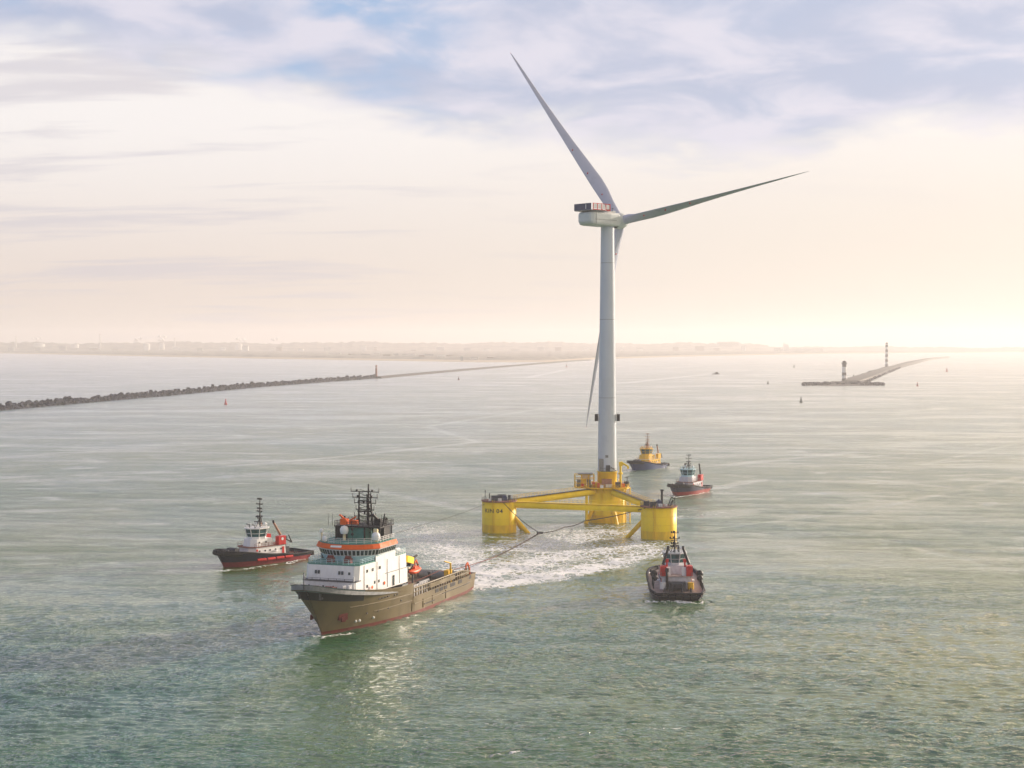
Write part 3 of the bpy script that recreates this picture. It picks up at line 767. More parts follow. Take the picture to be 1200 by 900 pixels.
    brace(CL, CR, RO, 5.0, 7.0); brace(CR, CL, RO, 5.4, 7.2); brace(TW, CL, RC, 5.8, 5.5); brace(TW, CR, RC, 5.8, 5.5); brace(CL, TW, RO, 5, 7.0); brace(CR, TW, RO, 5, 7.0)
    # vertical caisson near the main column, and the boat landing
    d = (CL - TW).normalized(); p = d * 9.4
    m = MB(); m.tube((p.x, p.y, -2), (p.x, p.y, 10.5), .5, .5, 14); m.build('caisson', YEL, t)
    m = MB()
    for x in (6.4, 7.9):
        m.tube((x, -1.5, -1.5), (x, -1.5, 12.0), .2, .2, 8)
    for k in range(22): m.tube((6.4, -1.5, .2 + k * .55), (7.9, -1.5, .2 + k * .55), .06, .06, 5)
    m.tube((6.4, -1.5, 10.4), (5, -1, 10.4), .18); m.tube((6.4, -1.5, 4), (5, -1, 4), .18); m.build('boat_landing', YEL, t)
    # main deck round the foot of the tower
    pts = [(9.0 * math.cos(a), 9.0 * math.sin(a)) for a in [i * math.pi / 8 for i in range(16)]]
    pts = [(min(x, 7.6), y) if x > 0 else (x * 1.28, y * .8) for x, y in pts]
    m = MB(); m.prism(pts, ZC - .38, ZC); m.build('main_deck', YELD, t)
    m = MB(); m.rail([(x * .99, y * .99, ZC) for x, y in pts + pts[:1]], 1.15, .05, 1.4, 3); m.build('railing', YELD, t)
    m = MB()
    for i in range(18):
        a = i * 2 * math.pi / 18; m.side([(0, 0), (0, -1.4), (1.2, 0)], -.05, .05) if False else m.tube(((RC - .1) * math.cos(a), (RC - .1) * math.sin(a), ZC - 1.9), (7.5 * math.cos(a), 7.5 * math.sin(a), ZC - .4), .1, .1, 5)
    m.build('deck_bracket', YELD, t)
    # equipment rack left of the tower
    m = MB()
    for x in (-11.2, -8.9, -6.6, -4.6):
        for y in (-3.2, -.6, 2.0):
            m.tube((x, y, ZC), (x, y, ZC + 4.2), .11, .11, 5)
    for z in (1.4, 2.8, 4.2):
        for y in (-3.2, 2.0): m.tube((-11.2, y, ZC + z), (-4.6, y, ZC + z), .1, .1, 5)
        for x in (-11.2, -8.9, -4.6): m.tube((x, -3.2, ZC + z), (x, 2.0, ZC + z), .1, .1, 5)
    m.build('equipment_frame', YELD, t)
    m = MB(); m.box((-7.6, -.6, ZC + 4.4), (5.0, 4.6, .25)); m.build('shelter_roof', DKG, t)
    for x, y, mm in ((-9.9, -1.8, GRY), (-8.0, -1.6, YELD), (-6.4, -1.8, GRY)):
        m = MB(); m.box((x, y, ZC + 1.3), (1.3, 1.8, 2.4)); m.build('cabinet', mm, t)
    m = MB(); m.box((-4.6, -3.4, ZC + .9), (1.6, 1.4, 1.7)); m.build('cabinet', ORG, t)
    m = MB(); m.box((-7.2, 1.6, ZC + 2.6), (3.0, .5, 2.6)); m.build('cabinet', WHT, t)
    # gear in front of the tower door
    m = MB(); m.box((-.4, -4.8, ZC + 1.5), (3.4, .9, 2.9)); m.build('door_porch', PIPE, t)
    m = MB(); m.box((.3, -5.6, ZC + .6), (2.2, .7, 1.1)); m.build('crate', WHT, t)
    m = MB(); m.box((3.4, -5.4, ZC + 1.0), (1.8, 1.2, 1.9)); m.build('generator', DKG, t)
    m = MB(); m.box((-3.3, -5.9, ZC + .8), (1.0, .7, 1.5)); m.build('cabinet', RED, t)
    m = MB(); m.tube((6.8, -2.5, ZC), (6.8, -2.5, ZC + 3.4), .14); m.tube((5.9, -2.5, ZC + 3.2), (7.6, -2.5, ZC + 3.6), .1); m.box((6.8, -2.5, ZC + 1.2), (1.1, .9, 1.5)); m.build('nav_light_mast', DKG, t)
    for x, y, hh_, mm2 in ((-5.8, -4.6, 1.0, DKG), (-2.2, -6.6, .9, WHT), (1.9, -6.8, 1.1, YELD), (5.3, -4.2, 1.3, ORG), (6.4, -.2, 1.6, DKG), (-8.6, -4.4, 1.2, RED), (4.6, 3.6, 2.0, WHT), (-3.8, -5.0, 1.8, YELD)):
        m = MB(); m.box((x, y, ZC + hh_ / 2), (1.1, .8, hh_)); m.tube((x - .3, y, ZC + hh_), (x - .3, y, ZC + hh_ + .5), .08, .08, 5); m.build('deck_box', mm2, t)
    # pedestal crane beside the tower
    m = MB(); m.tube((4.5, -2.4, ZC), (4.5, -2.4, ZC + 7.2), .42, .38, 12); m.lathe([(.75, ZC + 4.4), (.75, ZC + 5.0)], (4.5, -2.4, 0), 12); m.build('crane_pedestal', YEL, t)
    m = MB(); m.box((4.6, -2.4, ZC + 7.9), (1.3, 1.0, 1.5)); m.tube((4.6, -2.4, ZC + 8.5), (7.0, -3.8, ZC + 7.2), .36, .28, 8); m.box((7.0, -3.8, ZC + 6.8), (.6, .6, .9)); m.build('crane_boom', YEL, t)
    # raised letters on the left column
    cu = bpy.data.curves.new('lettering', 'FONT'); cu.body = 'KIN 04'; cu.size = 2.0; cu.extrude = 0.0; cu.space_character = 1.12; cu.offset = .035
    co_ = bpy.data.objects.new('lettering', cu); COL.objects.link(co_)
    dg = bpy.context.evaluated_depsgraph_get(); me = bpy.data.meshes.new_from_object(co_.evaluated_get(dg))
    bpy.data.objects.remove(co_)
    bm = bmesh.new(); bm.from_mesh(me)
    bmesh.ops.subdivide_edges(bm, edges=[e for e in bm.edges if e.calc_length() > .5], cuts=3)
    a0 = math.atan2(-CL.y, -CL.x) - R(54)
    for v in bm.verts:
        a = a0 + v.co.x / (RO + .03); zz_ = ZT - 3.35 + v.co.y * .92
        v.co = Vector((math.cos(a) * (RO + .03), math.sin(a) * (RO + .03), zz_)) + CL - o
    bm.to_mesh(me); bm.free(); me.materials.clear(); me.materials.append(BLK)
    lo = bpy.data.objects.new('lettering', me); COL.objects.link(lo); lo.parent = cL
    # paint line of a ladder guide on the right column
    m = MB()
    a = math.atan2(-CR.y, -CR.x)
    pp = [(CR - o) + Vector((math.cos(a + k) * (RO + .06), math.sin(a + k) * (RO + .06), z)) for k, z in ((-.42, ZT), (-.30, 8), (-.15, 5.4), (.05, 2.8), (.07, 2.4))]
    m.path(pp, .05, 5); m.build('hawser', YELD, t)
platform()

# ------------------------------------------------------------------ wind turbine
PSI, TILT, ROLL, OV, HUBZ, RB_, CONE = 0.839, .1523, -.6543, 6.57, 104.56, 81.4, 2.52
AX = Vector((math.sin(PSI) * math.cos(TILT), math.cos(PSI) * math.cos(TILT), math.sin(TILT)))
RT = Vector((math.cos(PSI), -math.sin(PSI), 0)); UPV = RT.cross(AX)
def turbine():
    t = thing('wind_turbine', 'huge pale grey three-bladed wind turbine standing on the yellow platform', 'wind turbine', TW + Vector((0, 0, ZC)))
    o = TW + Vector((0, 0, ZC))
    m = MB(); m.lathe([(3.36, 0), (3.36, 5.0), (3.55, 5.01), (3.55, 5.3), (3.3, 5.31)], (0, 0, 0), 64); m.build('transition_piece', YEL, t)
    zt = 102.3 - ZC
    m = MB(); prof = [(3.27, 5.31)]
    for k in range(1, 25):
        u = k / 24; prof.append((3.27 + (2.28 - 3.27) * u, 5.31 + (zt - 5.31) * u))
    m.lathe(prof, (0, 0, 0), 64); tw = m.build('tower', TOW, t)
    for u in (.30, .62, .85):
        m = MB(); r = 3.27 - .99 * u + .012; z = 5.31 + (zt - 5.31) * u; m.lathe([(r, z), (r, z + .12)], (0, 0, 0), 64, caps=False); m.build('flange', GRY, tw)
    z = 36.2 - ZC; r = 3.27 - .99 * .25
    for sx in (-1, 1):
        m = MB(); m.box((sx * (r + .75), -.5, z), (1.1, 1.5, 2.4)); m.tube((sx * (r - .2), -.5, z + .9), (sx * (r + .6), -.5, z + .9), .16); m.tube((sx * (r - .2), -.5, z - .9), (sx * (r + .6), -.5, z - .9), .16)
        m.build('warning_light', BLK, t)
        m = MB(); m.box((sx * (r + .08), -.62, z), (.25, 1.2, 2.0)); m.build('light_bracket', WHT, t)
    # access platform, stairs and door at the foot
    m = MB(); m.box((-2.2, -2.75, 7.6), (1.6, .5, 4.2)); m.build('ladder_cage', GRY, t)
    m = MB(); m.box((.1, -3.25, 6.4), (1.5, .16, 2.3)); m.build('door', DKG, t)
    m = MB(); m.tube((1.0, -3.6, 7.0), (3.2, -2.8, 5.4), .12); m.tube((-2.5, -3.5, 5.5), (2.8, -3.5, 5.5), .1); m.tube((-2.5, -3.5, 6.5), (2.8, -3.5, 6.5), .07)
    m.build('stair', DKG, t)
    m = MB(); m.box((-.3, -3.17, 10.6), (1.0, .12, .9)); m.build('number_plate', GRY, t)
    # nacelle in its own frame: u = along the axis, v = to the right, w = up
    ax = Vector((math.sin(PSI), math.cos(PSI), 0)); M3 = Matrix((ax, -RT, Vector((0, 0, 1)))).transposed()
    def N(b, off=(0, 0, 0)):
        b.v = [tuple(M3 @ Vector(p) + Vector((0, 0, 0))) for p in b.v]; return b
    zb, zu = 102.2 - ZC, 106.9 - ZC
    def ring(u, hw, z0, z1, cr):
        pts = []
        for sx, sz, in ((1, 1), (-1, 1), (-1, -1), (1, -1)):
            cx, cz = sx * (hw - cr), (z1 - cr if sz > 0 else z0 + cr)
            a0 = {(1, 1): 0, (-1, 1): 90, (-1, -1): 180, (1, -1): 270}[(sx, sz)]
            for k in range(5):
                a = R(a0 + k * 22.5); pts.append((u, cx + cr * math.cos(a), cz + cr * math.sin(a)))
        return pts
    rs = [ring(-11.4, 2.3, zb + 1.2, zu - .6, 1.0), ring(-11.0, 3.1, zb + .6, zu - .25, 1.1), ring(-10.2, 3.6, zb + .15, zu - .05, 1.1), ring(-8.8, 3.8, zb, zu, 1.0), ring(-2, 3.8, zb - .05, zu, .9), ring(2.5, 3.4, zb + .1, zu - .05, .8), ring(4.0, 2.5, zb + .5, zu - .4, 1.2)]
    v = [p for r_ in rs for p in r_]; n = 20; f = [tuple(range(n)), tuple(range(6 * n, 7 * n))]
    for k in range(6):
        for i in range(n): f.append((k * n + i, k * n + (i + 1) % n, (k + 1) * n + (i + 1) % n, (k + 1) * n + i))
    m = MB(); m.add(v, f, 0); nac = N(m).build('nacelle', NAC, t)
    m = MB(); m.box((-3.2, 0, zu + .25), (9, 5.4, .4)); m.box((1.8, 0, zu + .35), (1.2, 3, .9)); N(m).build('roof_hatch', NAC, nac)
    m = MB(); m.box((-4.5, -3.84, (zb + zu) / 2 - .4), (10.5, .06, .10)); m.box((-9.2, -3.80, (zb + zu) / 2), (.08, .06, 4)); N(m).build('panel_seam', GRY, nac)
    # helicopter hoist platform with solid fences
    m = MB(); m.box((-8.6, 0, zu + .28), (6.8, 8.0, .25)); N(m).build('hoist_deck', GRY, nac)
    m = MB(); m.box((-12.0, 0, zu + 1.5), (.12, 8.2, 2.2)); m.box((-8.6, 4.05, zu + 1.5), (6.8, .12, 2.2)); N(m).build('fence', NAVY, nac)
    m = MB(); m.box((-12.08, -1.6, zu + 1.5), (.06, .25, 1.6)); N(m).build('fence_mark', WHT, nac)
    m = MB()
    for k in range(5): m.box((-11.0 + k * 2.05, -4.05, zu + 1.5), (.28, .14, 2.3))
    m.box((-7.0, -4.05, zu + 2.55), (8.4, .12, .22)); m.box((-7.0, -4.05, zu + .5), (8.4, .12, .22)); m.box((-2.8, -3.2, zu + 1.4), (.2, 1.8, 2.2)); N(m).build('railing', RED, nac)
    m = MB()
    for k in range(4): m.box((-10.0 + k * 2.05, -4.0, zu + 1.55), (1.45, .08, 1.5))
    N(m).build('railing_panel', WHT, nac)
    m = MB(); m.tube((-1.0, 1.5, zu + .4), (-1.0, 1.5, zu + 2.0), .07); m.tube((1.0, -1.5, zu + .4), (1.0, -1.5, zu + 1.5), .07); m.box((1.0, -1.5, zu + 1.5), (.5, .4, .3)); N(m).build('weather_mast', DKG, nac)
    # hub and blades
    hub = TW + Vector((math.sin(PSI) * OV, math.cos(PSI) * OV, HUBZ)) - o
    m = MB(); v = []; prof = [(-2.9, 2.3), (-1.8, 2.75), (0, 2.85), (1.5, 2.4), (2.7, 1.4), (3.2, .05)]; n = 28
    for u, r_ in prof:
        for i in range(n):
            a = 2 * math.pi * i / n; v.append(hub + AX * u + (RT * math.cos(a) + UPV * math.sin(a)) * r_)
    m.add(v, [(k * n + i, k * n + (i + 1) % n, (k + 1) * n + (i + 1) % n, (k + 1) * n + i) for k in range(len(prof) - 1) for i in range(n)], 0, True)
    m.build('hub', NAC, t)
    def blade(th):
        e = RT * math.sin(th) + UPV * math.cos(th)
        tt = RT * math.cos(th) - UPV * math.sin(th)
        st = [(1.6, 3.3, 1.0, 0), (4, 3.3, .97, 0), (8, 3.9, .62, .05), (13, 4.9, .36, .2), (18, 5.2, .27, .25), (26, 4.6, .30, .25), (36, 3.7, .30, .25), (48, 2.8, .30, .25), (60, 2.0, .30, .25), (70, 1.45, .30, .25), (76, 1.05, .14, .25), (79.5, .6, .13, .25), (80.9, .28, .12, .25), (81.4, .06, .12, .25)]
        n = 22; v = []
        for r_, ch, th_, le in st:
            u = r_ / RB_; beta = R(62 + 20 * min(1, max(0, (r_ - 5) / 60)))
            cd = tt * math.cos(beta) + AX * math.sin(beta); nd = cd.cross(e)
            ctr = hub + e * r_ + AX * (CONE * u ** 2 * 1.0)
            for i in range(n):
                a = 2 * math.pi * i / n
                cx = math.cos(a); sy = math.sin(a)
                yy = sy * th_ * ch / 2 * (1 if th_ > .8 else (1 - .55 * cx) * .9)
                v.append(ctr + cd * (cx * ch / 2 + le * ch * -.6) * -1 + nd * yy)
        f = [(k * n + i, k * n + (i + 1) % n, (k + 1) * n + (i + 1) % n, (k + 1) * n + i) for k in range(len(st) - 1) for i in range(n)]
        mi = [0] * len(f)
        m = MB(); m.add(v, f, 0, True); m.add(v[-n:], [tuple(range(n))], 1)
        for q in range((len(st) - 2) * n, (len(st) - 1) * n): m.m[q] = 1
        b = m.build('blade', [BLD, RED], t)
        # small lightning receptors / marks near the root
        for r_ in (12, 22, 33):
            q = hub + e * r_ + AX * (CONE * (r_ / RB_) ** 2)
            beta = R(62 + 20 * min(1, max(0, (r_ - 5) / 60))); cd = tt * math.cos(beta) + AX * math.sin(beta); nd = cd.cross(e)
            if nd.y > 0: nd = -nd
            ch = {12: 4.8, 22: 5.0, 33: 4.0}[r_]
            mk = MB(); base = q + cd * (ch * -.12) + nd * ch * .0
            mk.tube(base - nd * (0), base + nd * (ch * .17 + .1), .20, .20, 8); mk.build('receptor', RED, b)
    for k in range(3): blade(ROLL + k * 2 * math.pi / 3)
turbine()

# ------------------------------------------------------------------ hulls
def hull(stations, mats_, parent, deckmat, level_mat, name='hull'):
    """stations: list of (levels=[(x, halfwidth, z)...], deck_z); last level is the bulwark top"""
    n = len(stations[0][0]); m = MB(); S = len(stations)
    for sgn in (1, -1):
        v = [(x, sgn * w_, z) for lv, dz in stations for x, w_, z in lv]
        for i in range(S - 1):
            for k in range(n - 1):
                a = i * n + k; m.add([v[a], v[a + 1], v[a + n + 1], v[a + n]], [(0, 1, 2, 3)], level_mat(i, k, (v[a][0] + v[a + n][0]) / 2, (v[a][2] + v[a + 1][2]) / 2), False)
        # inner bulwark face and cap
        for i in range(S - 1):
            (x0, w0, z0), (x1, w1, z1) = stations[i][0][-1], stations[i + 1][0][-1]
            d0, d1 = stations[i][1], stations[i + 1][1]; th = .22
            a0, a1 = max(0, w0 - th), max(0, w1 - th)
            q = [(x0, sgn * w0, z0), (x1, sgn * w1, z1), (x1 - (.2 if i == S - 2 else 0), sgn * a1, z1), (x0, sgn * a0, z0)]
            m.add(q, [(0, 1, 2, 3)], level_mat(i, n, 0, z0))
            m.add([q[3], q[2], (q[2][0], q[2][1], d1), (q[3][0], q[3][1], d0)], [(0, 1, 2, 3)], level_mat(i, n + 1, 0, z0))
    # transom
    lv = stations[0][0]
    for k in range(n - 1):
        (x0, w0, z0), (x1, w1, z1) = lv[k], lv[k + 1]
        m.add([(x0, w0, z0), (x0, -w0, z0), (x1, -w1, z1), (x1, w1, z1)], [(0, 1, 2, 3)], level_mat(0, k, x0, (z0 + z1) / 2))
    x0, w0, z0 = lv[-1]; dz = stations[0][1]
    m.add([(x0, w0, z0), (x0, -w0, z0), (x0 + .2, -w0 + .1, z0), (x0 + .2, w0 - .1, z0)], [(0, 1, 2, 3)], level_mat(0, n, x0, z0))
    m.add([(x0 + .2, w0 - .1, z0), (x0 + .2, -w0 + .1, z0), (x0 + .2, -w0 + .1, dz), (x0 + .2, w0 - .1, dz)], [(0, 1, 2, 3)], level_mat(0, n + 1, x0, z0))
    # merge the shared edges, keep the shading soft along the plating only
    o = m.build(name, mats_, parent)
    bm = bmesh.new(); bm.from_mesh(o.data); bmesh.ops.remove_doubles(bm, verts=bm.verts, dist=.004); bmesh.ops.recalc_face_normals(bm, faces=bm.faces)
    for f in bm.faces: f.smooth = True
    for e in bm.edges:
        if len(e.link_faces) != 2 or e.calc_face_angle(0) > R(32): e.smooth = False
    bm.to_mesh(o.data); bm.free()
    d = MB(); v = []
    for lv, dz in stations:
        x, w_, z = lv[-1]; v += [(x, max(0, w_ - .1), dz), (x, -max(0, w_ - .1), dz)]
    for i in range(S - 1): d.add([v[2 * i], v[2 * i + 1], v[2 * i + 3], v[2 * i + 2]], [(0, 1, 2, 3)])
    d.build('deck', deckmat, parent)
    return o

def window_on(parent, c, u, w_, h, nrm, mat=None, frame=None):
    """a pane (and frame) lying on a wall: c centre, u horizontal unit vector, nrm outward"""
    c = Vector(c); u = Vector(u).normalized(); nrm = Vector(nrm).normalized(); up = nrm.cross(u).normalized()
    if up.z < 0: up = -up
    m = MB(); q = []
    for k in (.02, .07):
        for a, b in ((-1, -1), (1, -1), (1, 1), (-1, 1)): q.append(c + nrm * k + u * a * w_ / 2 + up * b * h / 2)
    m.add(q, BF); return m.build('window', mat or GLS, parent)

# ------------------------------------------------------------------ the big anchor-handling ship
SHIP0 = Vector((-40.44, 334.0, 0)); FWD = Vector((-.3374, -.9413, 0))
def big_ship():
    t = thing('offshore_tug_ship', 'large khaki offshore supply ship with white house and orange bridge rim', 'ship', SHIP0, math.atan2(FWD.y, FWD.x))
    L, B2 = 69.5, 8.6
    def st(tt):
        # tt: 0 stern .. 1 stem
        xw = -L + L * tt
        def smooth(a, b, x): x = min(1, max(0, (x - a) / (b - a))); return x * x * (3 - 2 * x)
        wl = B2 * (1 - max(0, (tt - .50) / .50) ** 1.9) ** .95 * (.90 + .10 * smooth(0, .12, tt))
        dk = B2 * math.sqrt(max(0, 1 - max(0, (tt - .70) / .30) ** 2.5)) * (.93 + .07 * smooth(0, .12, tt))
        if tt >= .9999: wl = .05; dk = .05
        sheer = 3.0 if tt < .578 else 7.3 + 4.6 * max(0, (tt - .62) / .38) ** 1.7
        bul = 4.1 if tt < .578 else sheer + .0
        deck = 2.4 if tt < .578 else sheer - 1.15
        top = bul
        rk = 8.2 * smooth(.55, 1, tt) ** 1.5
        lv = []
        zs = [-1.6, 0, .65, 2.2] + ([2.9, 3.3, 3.7] if tt < .578 else [2.2 + (top - 2.2) * k for k in (.3, .62, .82)]) + [top]
        for z in zs:
            f = max(0, z) / top
            w_ = wl + (dk - wl) * f ** 1.25
            if z < 0: w_ = wl * .96
            x = xw + rk * (f ** 1.1 if z > 0 else 0)
            if tt < .02: x -= .9 * f
            lv.append((x, max(.05, w_), z))
        # blunt the top of the bow so that the bulwark rounds off
        return lv, deck
    ts = [0, .02, .05, .1, .18, .26, .34, .42, .5, .56, .577, .579, .62, .67, .72, .77, .81, .85, .885, .915, .94, .96, .975, .988, .996, 1.0]
    stn = [st(x) for x in ts]
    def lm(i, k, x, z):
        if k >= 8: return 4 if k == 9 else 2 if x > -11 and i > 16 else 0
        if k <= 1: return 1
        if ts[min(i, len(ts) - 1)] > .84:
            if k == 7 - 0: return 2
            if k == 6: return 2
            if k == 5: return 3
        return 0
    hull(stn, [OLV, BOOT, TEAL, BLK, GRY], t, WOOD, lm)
    # weld lines / rubbing strakes along the side
    def side_pts(fr0, fr1, zf, n=26, sgn=1, off=.05):
        pts = []
        for i in range(n):
            tt = fr0 + (fr1 - fr0) * i / (n - 1); lv, dk = st(tt); z = zf(tt)
            for a, b in zip(lv[:-1], lv[1:]):
                if a[2] <= z <= b[2]:
                    u = (z - a[2]) / (b[2] - a[2] + 1e-9); pts.append((a[0] + (b[0] - a[0]) * u, sgn * (a[1] + (b[1] - a[1]) * u + off), z)); break
        return pts
    for sgn in (1, -1):
        for pts_, rr_ in ((side_pts(.585, .90, lambda q: 5.0 + 2.2 * max(0, q - .62), 22, sgn), .09), (side_pts(.585, .80, lambda q: 3.4, 18, sgn), .07), (side_pts(.03, .57, lambda q: 2.45, 26, sgn), .10)):
            m = MB(); m.path(pts_, rr_, 5); m.build('rubbing_strake', OLV, t)
        for q in (.30, .42, .50, .585):
            a = side_pts(q, q + .002, lambda _: .9, 2, sgn)[0]; b = side_pts(q, q + .002, lambda _: 2.9, 2, sgn)[0]
            m = MB(); m.tube(a, b, .12, .12, 5); m.build('fender', OLV, t)
        for q0, q1, z in ((.06, .14, 2.72), (.15, .23, 2.72), (.24, .33, 2.72), (.40, .49, 1.9)):
            m = MB(); m.path(side_pts(q0, q1, lambda _: z - .35, 6, sgn, .07), .13, 4); m.build('scupper', BLK, t)
    # ship name (illegible at this distance) as short dark strokes, draft marks, thruster roundels
    for k, (q, l_) in enumerate(((.735, .014), (.752, .008), (.764, .012), (.780, .009))):
        m = MB(); m.path(side_pts(q, q + l_ * .8, lambda _: 6.2, 3, 1, .06), .16, 4); m.build('name_mark', BLK, t)
    for q, z in ((.69, 6.0), (.705, 6.0), (.78, 3.3), (.83, 3.3), (.73, 3.3), (.66, 4.2)):
        a = side_pts(q, q + .003, lambda _: z, 2, 1, .04)[0]; m = MB(); m.box(a, (.5, .12, .35)); m.build('hawse_port', BLK, t)
    for q in (.875, .86, .80):
        a = side_pts(q, q + .003, lambda _: 1.9, 2, 1, .05)[0]; m = MB(); m.sphere(a, .3, 8); m.build('thruster_mark', WHT, t)
    for sgn in (1, -1):
        a = side_pts(.925, .93, lambda _: 3.6, 2, sgn, .05)[0]; m = MB(); m.box(a, (2.2, .7, 1.4), R(-30) * sgn); m.box((a[0] + .3, a[1] + .3 * sgn, a[2] - .5), (1.0, .5, 1.0), R(-30) * sgn); m.build('anchor', BOOT, t)
    # forecastle gear
    m = MB()
    for y in (-2.6, 2.6):
        m.tube((1.5, y - .9, 9.9), (1.5, y + .9, 9.9), .8, .8, 14); m.box((.2, y, 9.6), (1.4, 1.6, 1.4))
    m.box((3.8, 0, 10.4), (1.2, 2.0, 1.2)); m.build('windlass', BOOT, t)
    for x, y in ((5.0, 2.4), (5.0, -2.4), (-1.0, 4.8), (-1.0, -4.8), (-2.2, 5.6)):
        m = MB(); m.tube((x - .4, y, 8.4), (x - .4, y, 10.6), .26, .26, 8); m.tube((x + .5, y, 8.4), (x + .5, y, 10.6), .26, .26, 8); m.build('bollard', [DKG, WHT][int(x < 0)], t)
    m = MB(); m.tube((8.2, 0, 10.5), (8.2, 0, 14.5), .1, .07, 6); m.build('jackstaff', DKG, t)
    m = MB(); m.rail([(-1.5, -6.4, 8.6), (-1.5, 6.4, 8.6)], 1.3, .07, 1.2, 3); m.build('railing', WHT, t)
    # white deckhouse
    def poly(x0, x1, w0, w1, ch=1.0):
        return [(x1, -w1), (x0 - ch, -w0), (x0, -w0 + ch), (x0, w0 - ch), (x0 - ch, w0), (x1, w1)]
    m = MB(); m.prism(poly(-3.2, -28.6, 6.2, 7.4, .6), 7.6, 11.0); a_ = m.build('lower_house', WHT, t)
    m = MB(); m.prism(poly(-4.4, -28.2, 6.3, 7.3, .9), 11.0, 14.2, 0, poly(-4.8, -28.2, 6.3, 7.2, .9)); b_ = m.build('upper_house', WHT, t)
    m = MB(); m.prism(poly(-3.0, -6, 6.45, 6.45, .6), 10.95, 11.12); m.rail([(-3.2, y, 11.1) for y in (-5.8, 5.8)], .5, .05, 2, 1); m.build('ledge', DKG, t)
    for y in (-3.6, -2.9, 2.0, 2.7): window_on(b_, (-4.5 + .0, y, 12.7), (0, 1, 0), .5, .75, (1, 0, .12))
    for y in (-4.6, -1.2, 1.2, 4.9): window_on(a_, (-3.2, y, 9.9), (0, 1, 0), .35, .35, (1, 0, 0))
    window_on(b_, (-4.62, 5.2 - .9, 12.6), (0, 1, 0), .5, .6, (1, 0, .12))
    for x, z in ((-9, 12.7), (-11.6, 12.7), (-15, 12.7), (-9, 9.4), (-12.5, 9.8), (-14.5, 9.8)):
        yy = 6.3 + (7.3 - 6.3) * ((-5.4 - x) / 22.8)
        for s_ in (1, -1): window_on(b_ if z > 11 else a_, (x, s_ * (yy + (.02 if z > 11 else .0)), z), (1, 0, 0), .7, .65, (0.045, s_, 0))
    for s_ in (1, -1): window_on(a_, (-21.5, s_ * 7.13, 9.0), (1, 0, 0), .8, 2.3, (.045, s_, 0)).name = 'door'
    # bridge: teal deck, pale blue wall, dark windows, orange rim
    m = MB(); m.prism(poly(-4.9, -28, 6.25, 7.15, .9), 14.2, 14.45); m.build('bridge_deck', TDK, t)
    m = MB(); pr = [(-28, -7.1, 14.45), (-6, -6.1, 14.45), (-5, -5.3, 14.45), (-5, 5.3, 14.45), (-6, 6.1, 14.45), (-28, 7.1, 14.45)]; m.rail(pr, 1.05, .05, 1.3, 3); m.build('railing', LBL, t)
    for s_ in (1, -1):
        m = MB(); m.prism([(-22.6, s_ * 6.98 - .08), (-13, s_ * 6.62 - .08), (-13, s_ * 6.62 + .08), (-22.6, s_ * 6.98 + .08)], 14.2, 15.5); m.build('wing_bulwark', WHT, t)
    for y in (-1.4, 2.8):
        m = MB(); m.box((-7.2, y, 15.0), (1.2, 1.6, 1.0)); m.tube((-7.2, y - .6, 15.6), (-7.2, y + .6, 15.6), .45, .45, 10); m.build('deck_locker', BOOT, t)
    def arc(r_, hw, xc, n=10, xa=-27.0):
        pts = [(xa, -hw)]
        for i in range(n + 1):
            a = R(-66 + 132 * i / n); pts.append((xc + r_ * (math.cos(a) - 1), hw * math.sin(a) / math.sin(R(66))))
        return pts + [(xa, hw)]
    lowp = arc(7.0, 6.3, -9.6, xa=-22.5); midp = arc(7.4, 6.9, -9.2, xa=-22.5); topp = arc(7.8, 7.4, -8.6, xa=-22.5); rimp = arc(8.0, 7.8, -8.3, xa=-22.5)
    m = MB(); m.prism(lowp, 14.45, 15.6, 0, midp); m.build('bridge_wall', LBL, t)
    m = MB(); m.prism(midp, 15.6, 17.05, 0, topp); br = m.build('bridge', WHT, t)
    n = len(midp)
    for i in range(n - 1):
        a0, a1 = Vector(midp[i] + (15.6,)), Vector(midp[i + 1] + (15.6,)); b0, b1 = Vector(topp[i] + (17.05,)), Vector(topp[i + 1] + (17.05,))
        Ls = (a1 - a0).length; kk = max(1, round(Ls / 1.05)) if Ls < 5 else 9
        for j in range(kk):
            u0, u1 = (j + .13) / kk, (j + .87) / kk
            q = [a0.lerp(a1, u0).lerp(b0.lerp(b1, u0), .14), a0.lerp(a1, u1).lerp(b0.lerp(b1, u1), .14), a0.lerp(a1, u1).lerp(b0.lerp(b1, u1), .88), a0.lerp(a1, u0).lerp(b0.lerp(b1, u0), .88)]
            nr = (q[1] - q[0]).cross(q[3] - q[0]).normalized(); 
            mid = sum(q, Vector()) / 4
            if nr.dot(Vector((mid.x + 17, mid.y, 0))) < 0: nr = -nr
            if Ls > 5 and (abs(mid.x) < 17): pass
            mm = MB(); mm.add([p_ + nr * .01 for p_ in q] + [p_ + nr * .06 for p_ in q], BF); mm.build('window', GLS, br)
    m = MB(); m.prism(topp, 17.05, 17.2, 0, rimp); m.prism(rimp, 17.2, 18.15, 0, arc(7.6, 7.4, -8.8, xa=-22.5)); m.build('roof_rim', ORG, t)
    m = MB(); m.prism(arc(7.4, 7.2, -9.0, xa=-22.4), 18.15, 18.3); m.build('bridge_roof', TDK, t)
    m = MB(); m.box((-8.62, -.8, 17.75), (.08, 2.6, .45), 0, 0, R(-24)); m.build('name_board', WHT, t)
    m = MB(); m.rail([(x, y, 18.3) for x, y in arc(7.2, 6.9, -9.3, xa=-22.3)], 1.1, .05, 1.4, 3); m.build('railing', WHT, t)
